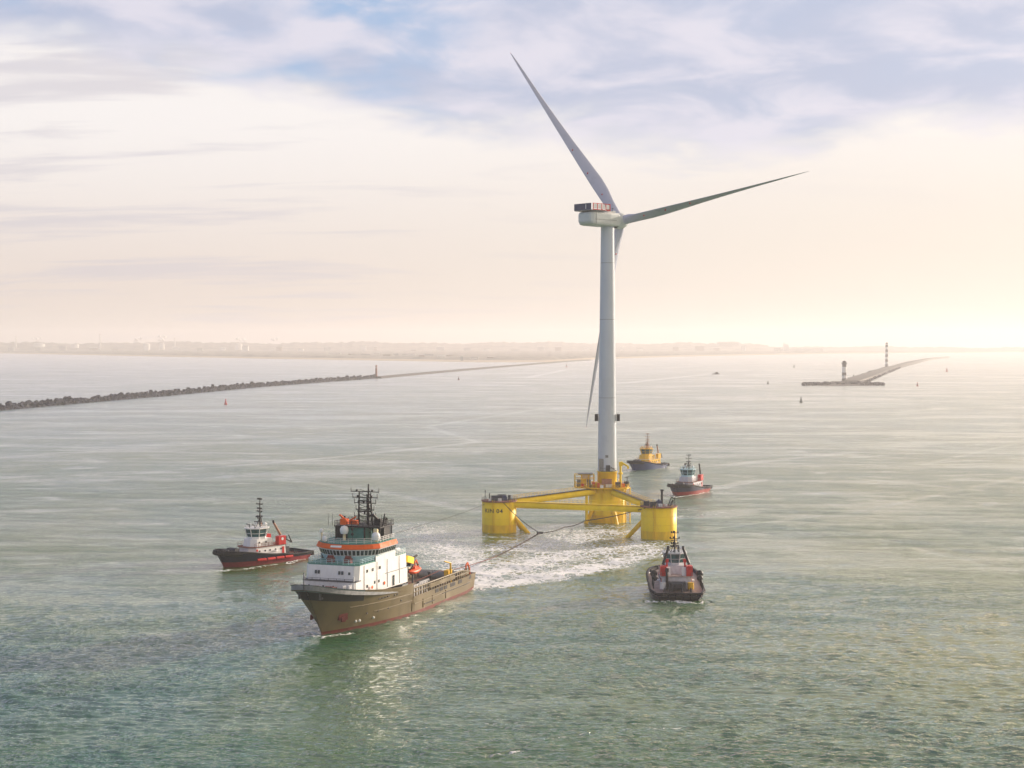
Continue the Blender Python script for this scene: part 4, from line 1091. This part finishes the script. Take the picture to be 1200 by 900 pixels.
    for s_ in (1, -1):
        for x in (-7.5, -13.5, -18.5, -24.5):
            yy = 6.3 + (7.4 - 6.3) * ((-3.2 - x) / 25.4)
            m = MB(); m.box((x, s_ * (yy + .02), 11.0), (.10, .08, 6.2)); m.build('plate_seam', GRY, t)
        m = MB(); m.box((-22.9, s_ * 7.18, 11.05), (11, .10, .12), s_ * -.045); m.build('plate_seam', GRY, t)
        m = MB(); m.rail([(-22.6, s_ * 7.0, 14.2), (-28.1, s_ * 7.1, 14.2)], 1.05, .05, 1.2, 3); m.build('railing', WHT, t)
        for x in (-10.5, -17.0): m = MB(); m.tube((x, s_ * 6.9, 12.0 - 3.0), (x, s_ * 7.02, 9.0), .38, .38, 12); m.build('lifebuoy', ORG, t)
        m = MB(); m.lathe([(.5, -.9), (.5, .9)], (0, 0, 0), 10); m.v = [(-25.5 + z, s_ * 6.2 + x, 15.2 + y) for x, y, z in m.v]; m.build('liferaft', WHT, t)
    for y in (-5.9, 5.9):
        m = MB(); m.tube((-3.4, y, 8.4), (-3.4, y, 12.2), .22, .22, 8); m.build('vent_pipe', WHT, t)
    for x, y in ((-25.2, 2.0), (-25.2, -2.5)):
        m = MB(); m.box((x, y, 16.0), (2.4, 2.4, 3.4)); m.build('casing', [WHT, GRY][int(y < 0)], t)
    # top deck gear
    m = MB(); m.box((-20, 0, 19.6), (7, 5.0, 2.8)); m.build('deckhouse_top', TDK, t)
    m = MB(); m.box((-19.6, .8, 21.3), (7.5, 11.2, .3))
    for x in (-16.4, -22.8):
        for y in (-4.6, -2.0, 2.4, 6.0): m.tube((x, y, 18.3), (x, y, 21.2), .2, .2, 6)
    m.rail([(-16, -4.7, 21.4), (-16, 6.3, 21.4), (-23.2, 6.3, 21.4), (-23.2, -4.7, 21.4), (-16, -4.7, 21.4)], 1.1, .07, 1.3, 3); m.build('radar_platform', BLK, t)
    for y in (-4.9, 5.0):
        m = MB(); m.box((-20.8, y, 19.8), (3.2, 1.7, 3.2)); m.tube((-20.4, y, 21.2), (-20.8, y * 1.05, 23.2), .3, .26, 8); m.tube((-21.6, y, 21.2), (-22.0, y * 1.05, 22.9), .3, .26, 8); m.build('funnel', BLK, t)
    # lattice mast
    mst = MB(); legs = [(-18.6, -1.7), (-18.6, 2.1), (-20.4, -.2), (-18.9, .7)]
    for k, (x, y) in enumerate(legs): mst.tube((x, y, 18.3), (x + (.4 if k < 3 else 0), y * (.72 if k < 3 else 1), 30.6 if k == 3 else 28.8 - k * .3), .24 if k < 3 else .34, .16, 6)
    for i in range(12):
        z = 19.2 + i * .85
        for a, b in ((0, 1), (1, 2), (2, 0)):
            s0 = 1 - .28 * (z - 18.3) / 10; s1 = 1 - .28 * (z + .85 - 18.3) / 10
            mst.tube((legs[a][0], legs[a][1] * s0, z), (legs[b][0], legs[b][1] * s1, z + .85), .06, .06, 4)
    for z, w_ in ((28.9, 3.4), (27.6, 3.0), (26.4, 2.6), (24.9, 2.2), (23.4, 2.6), (22.4, 3.2)):
        mst.tube((-18.6, -w_, z), (-18.6, w_, z), .11, .11, 5); mst.tube((-18.6, -w_, z - .2), (-18.6, -w_, z + .9), .08, .08, 4); mst.tube((-18.6, w_, z - .2), (-18.6, w_, z + .9), .08, .08, 4)
        mst.box((-18.4, w_ * .55, z + .25), (.4, .4, .5)); mst.box((-18.4, -w_ * .55, z + .25), (.4, .4, .5))
    mst.build('mast', BLK, t).location.y = 1.5
    for z, w_, y in ((24.6, 3.4, .2), (26.9, 2.6, .0)):
        m = MB(); m.box((-17.9, y, z), (.3, w_, .3)); m.tube((-18.0, y, z - .6), (-18.0, y, z), .22, .22, 8); m.build('radar_scanner', BLK, t).location.y = 1.5
    for x, y, z, r_ in ((-14.6, -1.7, 20.7, .95), (-15.2, 5.7, 19.5, .95), (-12.5, -6.2, 20.6, .45), (-11.2, -4.8, 19.0, .6)):
        m = MB(); m.lathe([(r_ * .8, -r_ * .9), (r_, -r_ * .3), (r_ * .98, r_ * .25), (r_ * .72, r_ * .75), (.02, r_ * 1.02)], (x, y, z), 18); d_ = m.build('radome', WHT, t)
        m = MB(); m.tube((x, y, 18.3), (x, y, z - r_ * .8), .38 if r_ > .9 else .2, .3 if r_ > .9 else .2, 8); m.build('pedestal', [YEL, CRM][int(y < 0)], d_)
    for y in (-5.4, -6.4, 6.6, 4.6):
        m = MB(); m.tube((-16.2, y, 21.4), (-16.2, y, 24.2), .06, .04, 5); m.build('whip_aerial', BLK, t)
    m = MB(); m.box((-16.6, -3.9, 22.3), (1.6, 1.4, 1.3)); m.tube((-16.6, -3.9, 22.9), (-15.2, -4.4, 23.9), .22); m.box((-17.0, -1.8, 22.2), (1.0, 1.8, .9)); m.tube((-16.8, -2.6, 22.6), (-16.2, -1.0, 23.4), .18); m.build('fire_monitor', ORG, t).location.y = 1.3
    m = MB(); m.box((-17.5, 5.2, 22.4), (1.0, 1.6, 1.5)); m.tube((-17.2, 5.2, 23.0), (-16.0, 4.6, 24.2), .3); m.tube((-17.2, 6.4, 21.5), (-16.6, 7.2, 24.4), .14); m.build('searchlight', BLK, t)
    m = MB(); m.box((-15.4, 5.6, 19.8), (.6, .9, 2.6)); m.build('light_box', CRM, t)
    m = MB(); m.sphere((-13.9, .6, 21.0), .35, 8); m.sphere((-13.9, .6, 19.9), .35, 8); m.tube((-13.9, .6, 18.3), (-13.9, .6, 21.6), .05, .05, 5); m.build('signal_shape', BLK, t)
    # aft of the house: crane, rescue boat, winch house
    m = MB(); m.box((-30.0, 0, 4.6), (3.0, 12.4, 4.4)); m.box((-32.4, -1.5, 4.0), (3.0, 8, 3.2)); m.build('winch_house', GRY, t)
    m = MB()
    for y in (-2.8, 1.8): m.tube((-34.4, y - 1.8, 4.4), (-34.4, y + 1.8, 4.4), 1.5, 1.5, 18); m.box((-34.4, y + 2.1, 4.2), (3.2, .3, 3.4)); m.box((-34.4, y - 2.1, 4.2), (3.2, .3, 3.4))
    m.build('towing_winch', DKG, t)
    cr = MB(); cr.tube((-31.2, 5.0, 4), (-31.2, 5.0, 11.2), .7, .6, 12); cr.box((-31.2, 5.0, 11.6), (1.8, 1.6, 1.4)); cr.build('crane_pedestal', DKG, t)
    cr = MB(); cr.box((-33.2, 5.0, 12.0), (5.6, 2.4, 1.5), R(8), 0, R(-12)); cr.box((-30.4, 5.0, 12.9), (2.0, 1.0, 1.0), R(8), 0, R(14)); cr.build('crane_boom', YEL, t)
    cr = MB(); cr.tube((-35.5, 4.6, 11.2), (-38.8, 5.4, 12.3), .34, .26, 8); cr.box((-35.8, 4.8, 10.9), (2.2, 1.4, 1.3)); cr.tube((-31.5, 5.2, 11), (-35, 5.6, 8.4), .3, .3, 8); cr.box((-32.2, 5.4, 9.2), (1.0, 1.0, 2.4)); cr.build('crane_knuckle', BLK, t)
    rb = MB(); v = []
    for s_, r_ in ((-3.0, .1), (-2.6, .75), (-1, 1.0), (1, 1.0), (2.2, .7), (3.0, .15)):
        for k in range(8):
            a = 2 * math.pi * k / 8; v.append((-35.2 + s_, 6.2 + r_ * math.cos(a), 9.0 + r_ * .62 * math.sin(a) + .05 * s_ * s_))
    rb.add(v, [(k * 8 + i, k * 8 + (i + 1) % 8, (k + 1) * 8 + (i + 1) % 8, (k + 1) * 8 + i) for k in range(5) for i in range(8)], 0, True); rb.box((-35.5, 6.2, 9.8), (1.4, .9, .9)); rb.build('rescue_boat', paint('rescue_orange', (.75, .09, .02), .45), t)
    m = MB()
    for x in (-33.6, -36.8): m.tube((x, 5.0, 3), (x, 5.2, 8.6), .2, .2, 6); m.tube((x, 5.2, 8.6), (x, 6.6, 10.6), .17, .17, 6)
    m.build('davit', DKG, t)
    # cargo rail with its openings, crash barriers along both sides
    for sgn in (1, -1):
        m = MB(); y = sgn * 7.6
        xs = [-31.5 - i * 1.5 for i in range(25)]
        for i, x in enumerate(xs):
            yy = y if x > -60 else sgn * (7.6 - (-60 - x) * .06)
            m.box((x, yy, 4.2 - .0), (.32, .22, 3.0))
        m.tube((-31, y, 5.7), (-61, y, 5.7), .2, .2, 6); m.tube((-61, y, 5.7), (-68.5, y * .94, 4.6), .2, .2, 6); m.tube((-31, y, 4.7), (-66, y, 4.7), .13, .13, 6)
        m.build('cargo_rail', OLV if sgn > 0 else CRM, t)
        m = MB()
        for i in range(9): m.box((-33.0 - i * .95, sgn * 7.05, 4.4), (.3, .3, 3.6)); 
        m.build('stanchion', WHT, t)
        m = MB(); m.box((-49, sgn * 7.75, 4.9), (16, .08, 1.0)); m.box((-63.5, sgn * 7.4, 4.6), (7, .08, 1.0)); m.build('rail_plating', OLV, t)
    for sgn in (1, -1):
        for x, w_ in ((-43.2, 2.0), (-46.0, 2.0), (-48.6, 1.9), (-53.2, 3.2), (-58.0, 2.4), (-61.5, 2.6), (-65.5, 1.8)):
            m = MB(); m.box((x, sgn * (8.62 - (0 if x > -61 else .35)), 3.55), (w_, .10, .85)); m.build('rail_opening', BLK, t)
    # gear lying on the working deck
    for x, y, d_, mm in ((-38.5, 0, (3.2, 6, 2.2), DKG), (-41.8, 4.6, (2.6, 2.2, 2.2), DKG), (-43.5, 1.5, (1.8, 4.2, 1.6), BOOT), (-46.4, -2.8, (3, 2.4, 1.6), GRY), (-49.5, 3.0, (2.4, 3.2, 1.2), DKG), (-53.5, 1.0, (3.5, 1.6, .9), BOOT), (-40.6, 6.2, (6, .9, 3.6), DKG), (-36, -5.5, (4, 2, 2.4), WHT)):
        m = MB(); m.box((x, y, 2.4 + d_[2] / 2), d_); m.tube((x - d_[0] / 2, y, 2.4 + d_[2]), (x + d_[0] / 2, y, 2.4 + d_[2]), .35, .35, 8); m.build('deck_gear', mm, t)
    m = MB(); m.tube((-57.8, 6.2, 2.4), (-57.8, 6.2, 8.0), .3, .24, 8); m.tube((-57.8, 6.2, 8.0), (-55.4, 5.6, 8.7), .2, .16, 8); m.box((-59.2, 5.0, 5.4), (2.4, 1.2, 1.4)); m.build('tugger_crane', YLS, t)
    m = MB(); m.tube((-67.9, -6.2, 3.2), (-67.9, 6.2, 3.2), 1.1, 1.1, 16); m.build('stern_roller', GRY, t)
    for y in (-2.2, 2.2):
        m = MB(); m.tube((-64.5, y, 2.4), (-64.5, y, 4.4), .4, .4, 10); m.box((-64.5, y, 4.5), (.9, .9, .25)); m.build('tow_pin', DKG, t)
    for y in (-7.0, 7.0):
        m = MB(); m.path([(-66.2, y, 3.6), (-66.2, y, 6.4), (-67.2, y, 6.9), (-68.6, y, 5.2), (-68.9, y, 3.2)], .22, 8); m.build('stern_frame', ORG, t)
    return t
big_ship()

# ------------------------------------------------------------------ tugs
def tug(loc, rz, label, hullm, bootm, house, funnelm, deckm, wh, fend=None, wing=1.0, L=27.0, B=5.6, mast_h=17.5, emblem=True, exh=None, exh_lean=(0, 0), stern_fender=True, fifi=False, group='harbour tugs escorting the tow', side_fenders=None, mast_m=None, monitor=None):
    t = thing('tugboat', label, 'tugboat', loc, rz, group)
    def smooth(a, b, x): x = min(1, max(0, (x - a) / (b - a))); return x * x * (3 - 2 * x)
    def st(tt):
        xw = -L + L * tt
        wl = B * (.80 + .14 * smooth(0, .2, tt)) * (max(0, 1 - max(0, (tt - .55) / .45) ** 2.2)) ** .8
        dk = B * (.90 + .10 * smooth(0, .18, tt)) * math.sqrt(max(0, 1 - max(0, (tt - .66) / .34) ** 2.6))
        if tt < .08: dk *= .93 + .07 * (tt / .08); wl *= .9
        if tt > .999: wl = .05; dk = .05
        top = 2.15 + .6 * smooth(.22, .42, tt) + 2.0 * smooth(.42, 1, tt)
        rk = 2.0 * smooth(.6, 1, tt)
        lv = []
        for z in (-1.2, 0, .75, 1.4, top - .95, top - .30, top):
            f = max(0, z) / top; w_ = wl + (dk - wl) * min(1, f * 1.15) ** 1.1
            x = xw + rk * f - (1.0 * f if tt < .03 else 0)
            lv.append((x, max(.05, w_ if z >= 0 else wl * .95), z))
        return lv, top - .95
    ts = [0, .04, .09, .16, .24, .32, .40, .48, .56, .64, .70, .76, .81, .86, .90, .935, .96, .98, .993, 1.0]
    lm = lambda i, k, x, z: 1 if k <= 2 else 0
    hull([st(x) for x in ts], [hullm, bootm, deckm], t, deckm, lm)
    # heavy rubber fender round the rail
    def edge(t0, t1, n, sgn, dz=-.25, off=.12):
        r_ = []
        for i in range(n):
            lv, _ = st(t0 + (t1 - t0) * i / (n - 1)); r_.append((lv[-1][0] + (off if t1 > .99 and i == n - 1 else 0), sgn * (lv[-1][1] + off), lv[-1][2] + dz))
        return r_
    m = MB(); pts = edge(.0, 1, 34, 1) ; m.path(pts, .26, 8); pts = edge(.0, 1, 34, -1); m.path(pts, .26, 8); m.tube(edge(0, .1, 2, 1)[0], edge(0, .1, 2, -1)[0], .26, .26, 8); m.build('rail_fender', RUB, t)
    m = MB()
    for sgn in (1, -1): m.path(edge(.86, 1, 14, sgn, -.85, -.05), .62, 8)
    m.build('bow_fender', RUB, t)
    if side_fenders:
        for sgn in (1, -1):
            for k in range(4):
                a = .28 + k * .115; pp = []
                for q in (a, a + .05, a + .095):
                    lv, _ = st(q); (x0, w0, z0), (x1, w1, z1) = lv[3], lv[4]; pp.append((x0, sgn * (w0 + .22), z0 + .15))
                m = MB(); m.path(pp, .42, 6); m.build('side_fender', side_fenders, t)
    if stern_fender:
        m = MB(); p0 = edge(0, .1, 2, 1, -.5, 0)[0]
        for y in (-3.6, -1.8, 0, 1.8, 3.6): m.tube((p0[0] - .25, y - .7, p0[2] - .5), (p0[0] - .25, y + .7, p0[2] - .5), .55, .55, 10)
        m.build('tyre_fender', RUB, t)
    dk = 2.0
    # deckhouse, boat deck, wheelhouse
    def pol(x0, x1, w_, ch): return [(x1, -w_), (x0 - ch, -w_), (x0, -w_ + ch), (x0, w_ - ch), (x0 - ch, w_), (x1, w_)]
    m = MB(); m.prism(pol(-5.6, -18.2, 3.7, 1.6), 1.7, 4.75, 0, pol(-5.9, -18.0, 3.6, 1.6)); h1 = m.build('deckhouse', house, t)
    m = MB(); m.prism(pol(-5.4, -18.4, 3.85, 1.6), 4.75, 4.9); m.rail([(-6.8, -3.7, 4.9), (-18, -3.7, 4.9)], 1, .05, 1.3, 2); m.rail([(-6.8, 3.7, 4.9), (-18, 3.7, 4.9)], 1, .05, 1.3, 2); m.build('boat_deck', deckm, t)
    m = MB(); m.prism(pol(-6.9, -14.2, 2.9, 1.3), 4.9, 6.9, 0, pol(-7.2, -14.0, 2.7, 1.3)); h2 = m.build('upper_house', house, t)
    for s_ in (1, -1):
        for x in (-8.6, -10.6, -12.4, -14.4, -16.4):
            m = MB(); m.tube((x, s_ * 3.6, 3.7), (x, s_ * 3.72, 3.7), .26, .26, 10); m.build('porthole', BLK, h1)
        for x in (-9.2, -11.6): m = MB(); m.tube((x, s_ * 2.7, 6.0), (x, s_ * 2.88, 6.0), .26, .26, 10); m.build('porthole', BLK, h2)
        m = MB(); m.box((-17.2, s_ * 3.69, 3.3), (.8, .12, 1.9)); m.build('door', funnelm, h1)
    # wheelhouse: eight-sided, flaring towards the top, big panes between white posts
    def octo(r_, k=1.15): r_ *= 1.16; return [(-10.6 + r_ * k * math.cos(R(22.5 + 45 * i)), r_ * math.sin(R(22.5 + 45 * i))) for i in range(8)]
    lo, hi = octo(2.15), octo(2.62)
    m = MB(); m.prism(octo(2.15), 6.9, 7.5); m.prism(octo(2.9), 9.75, 10.0); whb = m.build('wheelhouse', wh, t)
    m = MB()
    for i in range(8): m.tube(lo[i] + (7.5,), hi[i] + (9.75,), .12, .12, 6)
    for i in range(8):
        a, b = Vector(lo[i] + (7.5,)), Vector(hi[i] + (9.75,)); c, d = Vector(lo[(i + 1) % 8] + (7.5,)), Vector(hi[(i + 1) % 8] + (9.75,))
        m.tube(a.lerp(b, .42), c.lerp(d, .42), .07, .07, 5)
    m.build('window_frame', wh, whb)
    for i in range(8):
        a, b = Vector(lo[i] + (7.5,)), Vector(hi[i] + (9.75,)); c, d = Vector(lo[(i + 1) % 8] + (7.5,)), Vector(hi[(i + 1) % 8] + (9.75,))
        cc = Vector((-10.6, 0, 8.6)); q = [x.lerp(cc + Vector((0, 0, x.z - cc.z)), .03) for x in (a, c, d, b)]
        mm = MB(); mm.add(q + [x.lerp(cc + Vector((0, 0, x.z - cc.z)), .04) for x in q], BF); mm.build('window', GLT, whb)
    m = MB(); m.rail([p_ + (10.0,) for p_ in octo(2.4)] + [octo(2.4)[0] + (10.0,)], .9, .05, 1.4, 2); m.build('railing', wh, t)
    # funnels
    for s_ in (1, -1):
        m = MB(); m.prism([(-18.0, s_ * 3.2 - .75), (-15.4, s_ * 3.2 - .75), (-15.0, s_ * 3.2), (-15.4, s_ * 3.2 + .75), (-18.0, s_ * 3.2 + .75)], 4.9, 7.3); fn = m.build('funnel', funnelm, t)
        if emblem: m = MB(); m.tube((-16.7, s_ * 3.90, 6.5), (-16.7, s_ * 4.02, 6.5), .42, .42, 16); m.build('emblem', WHT, fn)
        m = MB(); m.tube((-16.6, s_ * 3.2, 7.6), (-15.6 + exh_lean[0], s_ * (3.2 - exh_lean[1]), 11.2), .38, .3, 10); m.tube((-15.6 + exh_lean[0], s_ * (3.2 - exh_lean[1]), 11.15), (-15.5 + exh_lean[0], s_ * (3.1 - exh_lean[1]), 11.9), .34, .34, 10, 1); m.build('exhaust_pipe', [exh or PIPE, BLK], fn)
    # mast
    mm_ = mast_m or BLK
    m = MB(); m.tube((-11.8, 0, 10.0), (-11.8, 0, mast_h), .26, .10, 8); m.tube((-12.9, .0, 10.0), (-11.8, 0, 14.0), .12, .1, 6); m.tube((-11.3, -.9, 10), (-11.8, 0, 13), .09, .08, 5); m.tube((-11.3, .9, 10), (-11.8, 0, 13), .09, .08, 5)
    for z, w_ in ((mast_h - .5, .8), (mast_h - 1.9, 1.1), (mast_h - 3.2, .8), (mast_h - 4.0, .9), (mast_h - 5.4, 1.0)):
        m.tube((-11.8, -w_, z), (-11.8, w_, z), .09, .09, 5); m.box((-11.7, w_, z + .15), (.3, .3, .45)); m.box((-11.7, -w_, z + .15), (.3, .3, .45)); m.box((-11.5, .25, z + .2), (.4, .4, .5))
    m.build('mast', mm_, t)
    for z, l_ in ((11.5, 2.4), (12.9, 1.6)): m = MB(); m.box((-11.1, 0, z), (.25, l_, .25), R(20)); m.tube((-11.1, 0, z - .6), (-11.1, 0, z), .18); m.build('radar_scanner', mm_, t)
    for y in (-1.6, 1.7): m = MB(); m.sphere((-12.2, y, 11.0), .42, 10); m.tube((-12.2, y, 10), (-12.2, y, 10.8), .12); m.build('radome', WHT, t)
    for y in (-1.2, 1.2): m = MB(); m.tube((-9.0, y, 10), (-9.0, y, 10.7), .18); m.tube((-9.0, y, 10.7), (-8.0, y, 11.0), .22, .16); m.build('searchlight', mm_, t)
    # winches, bitts, aft crane
    m = MB(); m.tube((-3.4, -1.3, 4.2), (-3.4, 1.3, 4.2), .85, .85, 14); m.box((-3.4, 1.6, 4.0), (1.6, .3, 1.8)); m.box((-3.4, -1.6, 4.0), (1.6, .3, 1.8)); m.box((-1.0, 0, 4.0), (.6, 2.0, 1.4)); m.build('bow_winch', DKG, t)
    m = MB(); m.tube((-20.0, -1.4, 2.9), (-20.0, 1.4, 2.9), 1.0, 1.0, 14); m.box((-20.0, 1.8, 2.7), (1.9, .5, 2.2)); m.box((-20.0, -1.8, 2.7), (1.9, .5, 2.2)); m.build('towing_winch', DKG, t)
    m = MB(); m.path([(-22.6, -1.2, 1.6), (-22.6, -1.2, 3.4), (-22.6, 1.2, 3.4), (-22.6, 1.2, 1.6)], .24, 8); m.build('tow_gantry', DKG, t)
    m = MB(); m.tube((-18.9, 2.4, 1.8), (-18.9, 2.4, 6.4), .36, .3, 8); m.tube((-18.9, 2.4, 6.3), (-21.4, 2.6, 5.0), .28, .2, 8); m.tube((-21.4, 2.6, 5.0), (-20.2, 2.6, 7.2), .22, .16, 8); m.box((-18.9, 2.4, 6.5), (.9, .8, .8)); m.build('deck_crane', BLK, t)
    for x, y in ((-23.6, 3.2), (-23.6, -3.2), (-2.2, 2.8), (-2.2, -2.8)):
        m = MB(); z = 1.6 if x < -10 else 3.6
        m.tube((x - .3, y, z), (x - .3, y, z + 1), .18, .18, 8); m.tube((x + .4, y, z), (x + .4, y, z + 1), .18, .18, 8); m.build('bollard', DKG, t)
    for s_ in (1, -1):
        m = MB(); m.lathe([(.55, 0), (.62, .15), (.55, .3)], (-14.0, s_ * 4.1, 3.2), 12); m.build('liferaft', WHT if s_ > 0 else WHT, t)
        m = MB(); m.tube((-7.6, s_ * 3.72, 4.0), (-7.6, s_ * 3.82, 4.0), .35, .35, 10); m.build('lifebuoy', RED, t)
    if fifi:
        for s_ in (1, -1):
            m = MB()
            for k in range(5): m.tube((-17.6 - k * 1.4, s_ * (B - .6), 2.6), (-17.6 - k * 1.4, s_ * (B - .6), 5.2 - k * .3), .14, .14, 6)
            m.tube((-17.6, s_ * (B - .6), 5.2), (-23.2, s_ * (B - .7), 4.0), .14, .14, 6); m.sphere((-18.6, s_ * (B - .9), 5.6), .9, 10); m.sphere((-20.2, s_ * (B - 1.0), 4.8), .8, 10); m.build('side_frame', BLK, t)
            m = MB(); m.lathe([(.8, 0), (.8, 1.6)], (-19.0, s_ * 3.4, 1.9), 10); m.build('vent', [YLS, WHT][int(s_ > 0)], t)
        for s_ in (1, -1):
            m = MB(); m.box((-16.6, s_ * 1.9, 5.9), (1.4, 1.0, 2.0)); m.build('locker', WHT, t)
            m = MB(); m.tube((-15.8, s_ * 2.2, 6.9), (-15.8, s_ * 2.2, 8.2), .22); m.box((-15.8, s_ * 2.2, 8.4), (.9, .8, .8)); m.build('fire_monitor', RED, t)
    for c_ in t.children:
        if c_.name.split('.')[0] not in ('hull', 'deck', 'rail_fender', 'bow_fender', 'side_fender', 'tyre_fender', 'bow_winch', 'bollard', 'tow_gantry'): c_.location.x -= 1.3
    return t
def heading(a, b):          # stern -> bow in the picture
    A, B_ = P(*a), P(*b); return math.atan2(B_.y - A.y, B_.x - A.x), B_
# left escort tug
rz, bow = heading((350, 652.5), (262, 664.5)); 
tug(bow, rz, 'dark navy and red tug with white house and red funnel, left of the big ship', HBL, paint('boot_dark_red', (.19, .014, .022), .5, var=.2, rust=.2), WHT, RED, DECKR, WHT, mast_h=18.3, L=28.0, side_fenders=RED, exh=PIPE, exh_lean=(1.3, .2))
rz, bow = heading((829, 572.5), (793, 580.5))
tug(bow, rz, 'tug with navy hull over red bottom sailing right behind the right yellow column', HNV, paint('bottom_red', (.30, .035, .03), .5, var=.2), paint('house_shaded_white', (.50, .51, .56), .5), RED, DECKR, LBL, mast_h=16.0, L=27, B=5.4, emblem=False, exh=BLK, mast_m=DKG)  # white house, its shaded look put into the bluish grey base colour
rz, bow = heading((775, 547.0), (742.5, 551))
tug(bow, rz, 'distant tug with yellow superstructure and blue hull beyond the tower foot', HBB, HBB, YLS, YLS, CRM, YLS, mast_h=17.5, L=25.5, B=5.0, emblem=False, mast_m=PIPE, exh=PIPE)
# near right tug seen from astern
st_ = P(795.5, 704.5); hd = Vector((.03, 1, 0)).normalized(); bow = st_ + hd * 27
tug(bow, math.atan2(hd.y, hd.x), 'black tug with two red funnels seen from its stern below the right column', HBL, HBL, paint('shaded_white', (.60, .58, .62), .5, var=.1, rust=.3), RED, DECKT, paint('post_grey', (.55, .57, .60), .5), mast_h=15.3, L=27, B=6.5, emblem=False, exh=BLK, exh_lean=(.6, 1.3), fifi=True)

# ------------------------------------------------------------------ tow lines
def line_obj(name, label, pts, r, mat, sag=0.0, n=24):
    m = MB(); path = []
    for a, b in zip(pts[:-1], pts[1:]):
        for i in range(n): 
            u = i / n; path.append(Vector(a).lerp(Vector(b), u) - Vector((0, 0, sag * 4 * u * (1 - u))))
    path.append(Vector(pts[-1])); m.path(path, r, 6)
    return tag(m.build(name, mat), label, 'tow line')
Mship = Matrix.Translation(SHIP0) @ Matrix.Rotation(math.atan2(FWD.y, FWD.x), 4, 'Z')
stern = Mship @ Vector((-36.5, 0.5, 4.6)); guide = Mship @ Vector((-64.5, 0.6, 5.0))
delta = P(632.5, 624.5, 2.2); mid = P(583, 652, 1.6)
sp = Mship @ Vector((-67, .6, 4.6))
line_obj('tow_line', 'long reddish tow line running from the big ship towards the platform', [stern, guide, P(527, 668.5, 4.2), P(583, 651.5, 2.2)], .10, ROPER, .25)
line_obj('chain', 'heavy dark chain joining the tow line to the bridle', [P(583, 651.5, 2.2), delta], .2, ROPE, .2)
m = MB(); m.box(delta, (1.6, 1.2, .7), R(30)); m.tube(delta - Vector((.6, .6, 0)), delta + Vector((.8, .3, 0)), .4); tag(m.build('towing_plate', DKG), 'dark triangular plate where chain and bridle legs meet', 'towing plate')
m = MB(); q = P(525, 669.2, 4.3); m.tube(q, P(530, 667.4, 4.2), .5, .5, 8); tag(m.build('rope_shackle', DKG), 'dark shackle clamped on the reddish tow line near the stern', 'shackle')
lfix = CL + Vector((1.5, -RO + .1, ZT - .1)); rfix = CR + Vector((-4.6, -3.4, ZT - .1))
line_obj('bridle_leg', 'dark bridle leg rising to the top of the left yellow column', [delta, lfix], .11, ROPE, .8)
line_obj('bridle_leg', 'sagging bridle leg reaching over to the right yellow column', [delta, P(662, 617.5, .6), P(686, 610, 1.2), rfix], .13, ROPE, .5)
q = P(350, 641.5, 2.6); q = Vector((P(350, 652.5).x, P(350, 652.5).y, 3.2))
line_obj('tow_line', 'thin reddish line from the left tug passing behind the big ship', [q, P(420, 634, .4), P(500, 613.5, .8), CL + Vector((-4.5, -3.2, ZT - .6))], .055, ROPE, .5)
